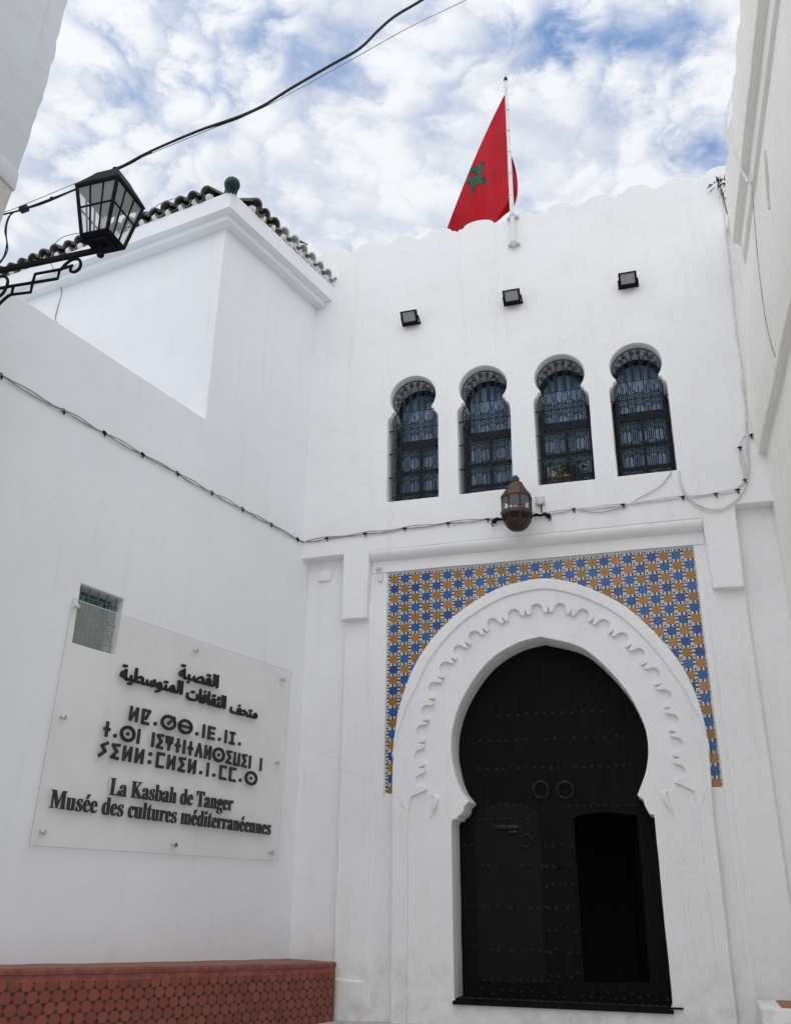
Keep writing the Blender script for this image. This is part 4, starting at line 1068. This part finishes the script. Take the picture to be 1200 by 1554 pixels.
# the part of the cloth folded back behind the pole
bk = []
for i in range(13):
    s = i / 12; row_ = []
    for j in range(13):
        t = j / 12
        rx, ry = bez(774, 795, 777, t * .62), 232 + 62 * t
        lx, ly = 735 + 30 * (1 - t), 250 + 88 * t
        px_, py_ = bez(rx, 774, lx, s), bez(ry, ry + 46 * t, ly, s)
        row_.append(bm.verts.new(at(px_, py_ + 3 * sin(s * 9), 10.75 + .05 * sin(s * 12 + t * 3) + .25 * s)))
    bk.append(row_)
for i in range(12):
    for j in range(12): bm.faces.new((bk[i][j], bk[i][j + 1], bk[i + 1][j + 1], bk[i + 1][j]))
bmesh.ops.recalc_face_normals(bm, faces=bm.faces[:])
fin('cloth', bm, FLAGR, flag, ang=180)
# star: outlined five-pointed star with an open red centre, laid on the cloth
def inv_px(px_, py_):                     # nearest (s,t) on the cloth for a picture point
    best = None
    for i in range(101):
        for j in range(0, 61):
            s, t = i / 100, j / 60
            topx, topy = bez(766, 710, 655, s), bez(142, 250, 412, s); botx, boty = bez(773, 750, 680, s), bez(302, 335, 470, s)
            x, y = topx + (botx - topx) * t, topy + (boty - topy) * t; d_ = (x - px_) ** 2 + (y - py_) ** 2
            if best is None or d_ < best[0]: best = (d_, s, t)
    return best[1], best[2]
star_px = [(735.5, 242), (729.5, 266), (743, 279), (724, 278), (714.5, 298), (715, 281), (707, 277), (711, 262), (712, 253), (722, 252)]
hole_px = [(721, 261), (721, 265), (718, 268.5), (714, 268.5), (712.5, 265), (714, 261.5), (717, 260)]
import mathutils.geometry as mg
pts2 = [Vector(p) for p in star_px]; 
loop = []
for k in range(10):
    a, b = pts2[k], pts2[(k + 1) % 10]
    for j in range(4): loop.append(a.lerp(b, j / 4))
nL_ = len(loop); hl_ = [Vector(p) for p in hole_px]
grid_ = [Vector((706 + i * 2.5, 243 + j * 2.5)) for i in range(16) for j in range(23)]
allv = loop + hl_ + grid_
edges = [(i, (i + 1) % nL_) for i in range(nL_)] + [(nL_ + i, nL_ + (i + 1) % len(hl_)) for i in range(len(hl_))]
vo, eo, fo, *_ = mg.delaunay_2d_cdt(allv, edges, [], 0, 1e-4)
def inside(p, poly):
    c = False; n_ = len(poly)
    for i in range(n_):
        a, b = poly[i], poly[i - 1]
        if (a.y > p.y) != (b.y > p.y) and p.x < (b.x - a.x) * (p.y - a.y) / (b.y - a.y) + a.x: c = not c
    return c
bm = bmesh.new(); vmap = {}
def sv(i):
    if i not in vmap:
        s, t = inv_px(vo[i].x, vo[i].y); vmap[i] = bm.verts.new(flag_pt(s, t, .006))
    return vmap[i]
for f in fo:
    c = sum((vo[i] for i in f), Vector((0, 0))) / len(f)
    if inside(c, pts2) and not inside(c, hl_): bm.faces.new([sv(i) for i in f])
fin('star', bm, FLAGG, flag, ang=180)

# ------------------------------------------------------------------ cables
def cable(name, paths, r, m, label, catg, clips=(), clip_r=.012, mats=None):
    bm = bmesh.new()
    for pth in paths: tube(bm, pth, r, 6)
    o = fin(name, bm, m); return tag(o, label, catg)
ML0 = FL(.022)
lw = [Luv for Luv in [(-4.95, 4.455), (-4.76, 4.45), (-4.03, 4.432), (-3.50, 4.432), (-2.96, 4.42), (-2.42, 4.42), (-1.84, 4.41), (-1.28, 4.41), (-.71, 4.41), (-.15, 4.40), (.02, 4.41)]]
def sag(pts, k=6, amp=.012, ph=0.):
    out = []
    for a, b in zip(pts, pts[1:]):
        a, b = Vector(a), Vector(b)
        for j in range(k): t = j / k; q_ = a.lerp(b, t); q_.y -= amp * 4 * t * (1 - t) * (1 + .4 * sin(ph + a.x * 5)); out.append(q_)
    out.append(Vector(pts[-1])); return out
p1 = [ML0 @ Vector((p.x, p.y, .006 * sin(p.x * 9))) for p in sag(lw, 6, .014)]
p2 = [ML0 @ Vector((p.x, p.y + .012 + .012 * sin(p.x * 11), .008 * cos(p.x * 8))) for p in sag(lw, 6, .004, 2)]
fw = [(-4.50, 4.412), (-4.191, 4.425), (-3.655, 4.435), (-3.114, 4.452), (-2.541, 4.464), (-2.026, 4.462), (-1.80, 4.44)]
p3 = [Vector((p.x, 10.478, p.y)) for p in sag(fw, 6, .014)]; p4 = [Vector((p.x, 10.472, p.y + .014 + .010 * sin(p.x * 10))) for p in sag(fw, 6, .003)]
bm = bmesh.new(); tube(bm, p1 + p3[1:], .0075, 6); tube(bm, p2 + p4[1:], .006, 6)
gar = fin('wall_cable', bm, WIREGREY); WO[gar] = Vector((0, 0, 0)); tag(gar, 'grey twin cable clipped across the left wall and the facade up to the lantern', 'cable')
for k, (uu, zz_) in enumerate(lw[1:-1]):
    bm = bmesh.new(); c = ML0 @ Vector((uu, zz_, 0)); tube(bm, [c + Vector((0, 0, .03)) - OL * .02, c + Vector((0, 0, .012)), c + Vector((0, 0, -.035)) + UL * .012], [.008, .014, .007], 6); tube(bm, [c - UL * .035, c, c + UL * .035], [.009, .013, .009], 6); fin('clip', bm, BLACKIRON, gar)
for (x, z) in fw[1:]:
    bm = bmesh.new(); tube(bm, [(x, 10.50, z + .02), (x, 10.47, z + .005), (x + .01, 10.47, z - .045)], [.008, .012, .006], 6); tube(bm, [(x - .03, 10.475, z), (x + .03, 10.475, z)], .010, 6); fin('clip', bm, BLACKIRON, gar)
rw = [(-1.30, 4.452), (-.95, 4.475), (-.357, 4.468), (.339, 4.490), (.713, 4.483), (.959, 4.505)]
q1 = [Vector((p.x, 10.480, p.y)) for p in sag(rw, 6, .010)] + [Vector((1.045, 10.48, 4.60)), Vector((1.052, 10.48, 4.75)), Vector((1.040, 10.48, 4.90)), Vector((1.045, 10.48, 5.04)), Vector((1.07, 10.48, 5.13)), Vector((1.115, 10.48, 5.19)), Vector((1.19, 10.47, 5.205))]
q2_ = [Vector((p.x, 10.474, p.y + .012 + .008 * sin(p.x * 9))) for p in sag(rw, 6, .002)] + [Vector((1.065, 10.475, 4.62)), Vector((1.085, 10.475, 4.75)), Vector((1.075, 10.475, 4.92)), Vector((1.062, 10.475, 5.05))]
bm = bmesh.new(); tube(bm, q1, .008, 6); tube(bm, q2_, .007, 6)
gar2 = fin('wall_cable', bm, WIREWHT); WO[gar2] = Vector((0, 0, 0)); tag(gar2, 'white painted twin cable running right from the lantern along the facade', 'cable')
for (x, z) in rw[1:] + [(1.055, 5.05), (1.20, 5.20), (1.06, 4.62)]:
    bm = bmesh.new(); tube(bm, [(x, 10.50, z + .02), (x, 10.47, z + .005), (x + .012, 10.47, z - .05)], [.008, .013, .006], 6); tube(bm, [(x - .025, 10.475, z + .004), (x + .03, 10.475, z + .008)], .010, 6); fin('clip', bm, BLACKIRON, gar2)
lp = cat([(.339, 10.49, 4.843), (.335, 10.48, 4.70), (.370, 10.478, 4.56), (.479, 10.478, 4.391), (.668, 10.478, 4.292), (.841, 10.478, 4.323), (1.005, 10.478, 4.457), (1.103, 10.478, 4.702), (1.150, 10.478, 5.043), (1.180, 10.478, 5.397), (1.222, 10.478, 6.133), (1.228, 10.478, 6.718), (1.275, 10.478, 7.736), (1.325, 10.478, 8.86)], 6)
bm = bmesh.new(); tube(bm, lp, .0095, 6); tube(bm, [p + Vector((-.015 + .012 * sin(p.z * 7), -.008, -.022)) for p in lp[:60]], .006, 6)
tag(fin('hanging_cable', bm, WIREWHT), 'white cable looping under the rightmost window and up the corner', 'cable')
bm = bmesh.new(); tube(bm, cat([(.245, 10.492, 4.86), (.225, 10.482, 4.80), (.088, 10.478, 4.654), (-.155, 10.478, 4.534), (-.356, 10.478, 4.440), (-.636, 10.478, 4.400), (-.872, 10.478, 4.452)], 6), .0055, 6)
tag(fin('thin_wire', bm, WIREGREY), 'thin wire drooping from the corner of the rightmost window', 'wire')
# overhead cables
YC = 4.78
main = cat([at(x, y, YC) for x, y in ((-40, 336), (20, 322), (37, 317), (75, 303), (125, 283), (190, 250), (228, 230), (300, 199), (360, 178), (400, 160), (440, 135), (500, 100), (545, 74), (575, 45), (600, 24), (640, 0), (700, -40), (800, -110))], 5)
bm = bmesh.new(); tube(bm, main, [.0075 + .0035 * min(1, max(0, (k - 12) / 25)) for k in range(len(main))], 8)
tube(bm, [p + Vector((.006 * sin(k * .5), .008, .010 * cos(k * .5))) for k, p in enumerate(main[8:50])], .0055, 6)
ov = fin('overhead_cable', bm, WIREBLK); WO[ov] = Vector((0, 0, 0)); tag(ov, 'thick black cable slung overhead across the alley behind the street lamp', 'cable')
bm = bmesh.new(); c = at(37, 317, YC); d_ = (main[18] - main[12]).normalized(); MBX = frame_mat(c, d_, Vector((0, -1, 0)))
box(bm, (0, 0, 0), (.075, .045, .05), MBX, .006); fin('splice_box', bm, WIREBLK, ov)
bm = bmesh.new()
bm.free()
for x, y in ((79, 301), (228, 231)): bm = bmesh.new(); c = at(x, y, YC); tube(bm, [c - d_ * .012, c + d_ * .012], .014, 8); fin('tie', bm, WIREBLK, ov)
bm = bmesh.new(); tube(bm, cat([at(x, y, YC + .02) for x, y in ((-30, 330), (10, 321), (70, 297), (140, 268), (200, 245), (300, 204), (400, 163), (520, 98), (620, 42), (707, 0), (800, -45))], 5), .0032, 6)
tag(fin('overhead_wire', bm, WIREGREY), 'thin grey wire slung alongside the thick overhead cable', 'wire')
bm = bmesh.new()
tube(bm, cat([at(x, y, 4.6) for x, y in ((30, 320), (18, 324), (11, 340), (10, 358), (11, 370), (7, 388), (0, 398), (-8, 404))], 5), .0065, 6); tube(bm, cat([at(x, y, 4.6) for x, y in ((24, 321), (13, 330), (8, 350), (11, 365), (12, 380), (4, 395), (-6, 406))], 5), .005, 6)
tag(fin('drop_cable', bm, WIREBLK), 'short black cables dropping from the splice box to the lamp bracket', 'cable')
bm = bmesh.new(); tube(bm, cat([at(x, y, yy) for x, y, yy in ((74, 392, 8.9), (78, 378, 8.75), (92, 362, 8.7), (112, 355, 8.7), (133, 353, 8.7), (180, 345, 8.7))], 5), .006, 6)
tag(fin('roof_wire', bm, WIREGREY), 'thin grey wire arching over the roof tiles left of the street lamp', 'wire')
bm = bmesh.new(); tube(bm, cat([at(x, y, yy) for x, y, yy in ((222, 325, 8.3), (240, 311, 8.4), (262, 302, 8.5), (285, 299, 8.6), (300, 300, 8.6))], 5), .006, 6)
tag(fin('roof_wire', bm, WIREGREY), 'thin grey wire arching over the roof tiles right of the street lamp', 'wire')
bm = bmesh.new(); tube(bm, cat([at(x, y, yy) for x, y, yy in ((77, 398, 8.55), (83, 412, 8.75), (89, 428, 8.95), (94, 444, 9.0), (88, 466, 9.0), (84, 485, 9.0), (88, 489, 9.0))], 5), .006, 6)
tag(fin('loose_wire', bm, WIREGREY), 'loose wire end dangling below the cornice on the left house', 'wire')
# right building: white hose over the parapet, thin conduit, rusty bar
def onR(uu, z, off=.02): return PR + UR * uu + OR * off + Vector((0, 0, z))
bm = bmesh.new(); tube(bm, cat([at(1119, 118, 8.6), at(1108, 150, 8.6), at(1101, 178, 8.6), at(1101, 200, 8.6), at(1108, 222, 8.55), at(1120, 250, 8.45), at(1135, 277, 8.35)], 6), .016, 8)
tag(fin('white_hose', bm, WHPAINT), 'white hose looping over the parapet of the right hand house', 'hose')
bm = bmesh.new(); tube(bm, cat([onR(-2.19, 7.13, -.03), onR(-2.22, 6.9, -.01), onR(-2.13, 6.11, .035), onR(-2.10, 5.4, .055), onR(-2.10, 5.0, .03)], 8), .005, 6)
tag(fin('conduit', bm, WIREGREY), 'thin grey wire running down the right hand house wall', 'wire')
bm = bmesh.new(); tube(bm, [onR(-2.96, 6.82, -.05), onR(-2.965, 6.5, -.02), onR(-2.945, 6.12, 0)], [.008, .014, .018], 8)
tag(fin('rusty_bar', bm, OLDP), 'short stained bar stuck to the right hand house wall', 'bar')

# ------------------------------------------------------------------ small things on the facade
jb = thing('junction_box', (-1.355, 10.5, 4.635), 'pale grey square junction box beside the wall lantern', 'junction box')
bm = bmesh.new(); box(bm, (-1.355, 10.475, 4.635), (.115, .05, .105), bev=.008)
fin('housing', bm, BOXGREY, jb)
bm = bmesh.new()
for s in (-1, 1):
    for t in (-1, 1): lathe(bm, [(.006, -.004), (.006, .004)], (-1.355 + s * .045, 10.449, 4.635 + t * .04), 8)
tube(bm, [(-1.345, 10.475, 4.585), (-1.345, 10.475, 4.55), (-1.34, 10.478, 4.47)], .008, 6); fin('gland', bm, BLACKIRON, jb)
bm = bmesh.new(); box(bm, (-4.265, 10.655, 3.965), (.17, .03, .155), bev=.008); box(bm, (-4.265, 10.644, 3.965), (.15, .02, .135), bev=.006)
tag(fin('blank_cover', bm, WHITE, None, (-4.265, 10.66, 3.965)), 'small white square cover plate below the ledge at the left corner', 'cover plate')
bm = bmesh.new(); bmesh.ops.create_uvsphere(bm, u_segments=12, v_segments=8, radius=.035, matrix=Matrix.Translation((-3.50, 10.595, 3.99))); box(bm, (-3.475, 10.612, 3.86), (.05, .03, .11), bev=.006); tube(bm, [(-3.50, 10.60, 3.98), (-3.48, 10.61, 3.92)], .012, 6)
tag(fin('wall_sensor', bm, WHPAINT, None, (-3.49, 10.632, 3.92)), 'small white sensor with round head beside the mosaic top corner', 'sensor')
# weed on the parapet by the right corner
def leaves(bm, c, n, spread, ln, wd, down=.0, mi=0):
    for i in range(n):
        d_ = Vector((random.gauss(0, 1), random.gauss(0, 1) - .3, random.gauss(.2, 1) - down)).normalized(); p = Vector(c) + Vector((random.gauss(0, spread[0]), random.gauss(0, spread[1]), random.gauss(0, spread[2])))
        s_ = d_.orthogonal().normalized(); s_.rotate(Matrix.Rotation(random.uniform(0, 6.28), 3, d_)); k = random.uniform(.7, 1.3)
        v = [p, p + d_ * ln * .45 * k + s_ * wd * k, p + d_ * ln * k - Vector((0, 0, ln * .2)), p + d_ * ln * .45 * k - s_ * wd * k]
        f = bm.faces.new([bm.verts.new(q_) for q_ in v]); f.material_index = mi
DARKLEAF = speckled('dark_weed', (.018, .024, .012), (.035, .042, .02), 20, .7)
wd = thing('wall_weed', (1.30, 10.48, 8.95), 'dark weed sprouting from the top of the facade by the right corner', 'plant')
bm = bmesh.new(); leaves(bm, at(1089, 279, 10.42), 34, (.035, .03, .03), .085, .012); leaves(bm, at(1094, 292, 10.42), 14, (.02, .02, .035), .08, .010, 1.2); fin('leaves', bm, DARKLEAF, wd, smooth=False)
bm = bmesh.new(); tube(bm, cat([at(1090, 281, 10.42), at(1095, 290, 10.44), at(1097, 300, 10.46), at(1103, 325, 10.49)], 5), .006, 6); fin('stem', bm, DARKLEAF, wd)
# potted plant in the third window
pc = Vector((-1.03, 10.70, 4.872))
pot = thing('potted_plant', pc, 'leafy plant in a terracotta pot on the sill of the third window', 'plant')
bm = bmesh.new(); lathe(bm, [(.070, 0), (.092, .11), (.104, .115), (.106, .150), (.090, .150), (.086, .13), (.01, .128)], pc, 20); fin('pot', bm, TERRA, pot)
bm = bmesh.new(); leaves(bm, pc + Vector((.05, 0, .25)), 150, (.09, .03, .07), .075, .016); leaves(bm, pc + Vector((.10, 0, .16)), 70, (.10, .03, .05), .07, .014, .5); leaves(bm, pc + Vector((-.20, 0, .36)), 26, (.04, .02, .09), .06, .012)
fin('foliage', bm, LEAF, pot, smooth=False)
bm = bmesh.new(); leaves(bm, pc + Vector((-.10, -.03, .20)), 20, (.045, .02, .03), .08, .028, .4); leaves(bm, pc + Vector((-.24, -.03, .42)), 5, (.03, .02, .04), .06, .016); fin('yellow_leaves', bm, LEAFY, pot, smooth=False)
bm = bmesh.new()
for k in range(6): tube(bm, [pc + Vector((0, 0, .13)), pc + Vector((random.uniform(-.16, .14), 0, random.uniform(.2, .38)))], .004, 5)
fin('stems', bm, LEAF, pot)
# masonry step at the lower right corner
stp = thing('masonry_step', (.95, 10.0, -1.2), 'white masonry step with a terracotta top at the lower right corner', 'step')
bm = bmesh.new(); box(bm, (1.05, 10.02, -1.25), (1.22, .90, .86), bev=.025); fin('block', bm, WHITE, stp)
bm = bmesh.new(); box(bm, (1.12, 10.04, -.818), (1.0, .66, .016), bev=.004); fin('tile_top', bm, TERRA, stp)
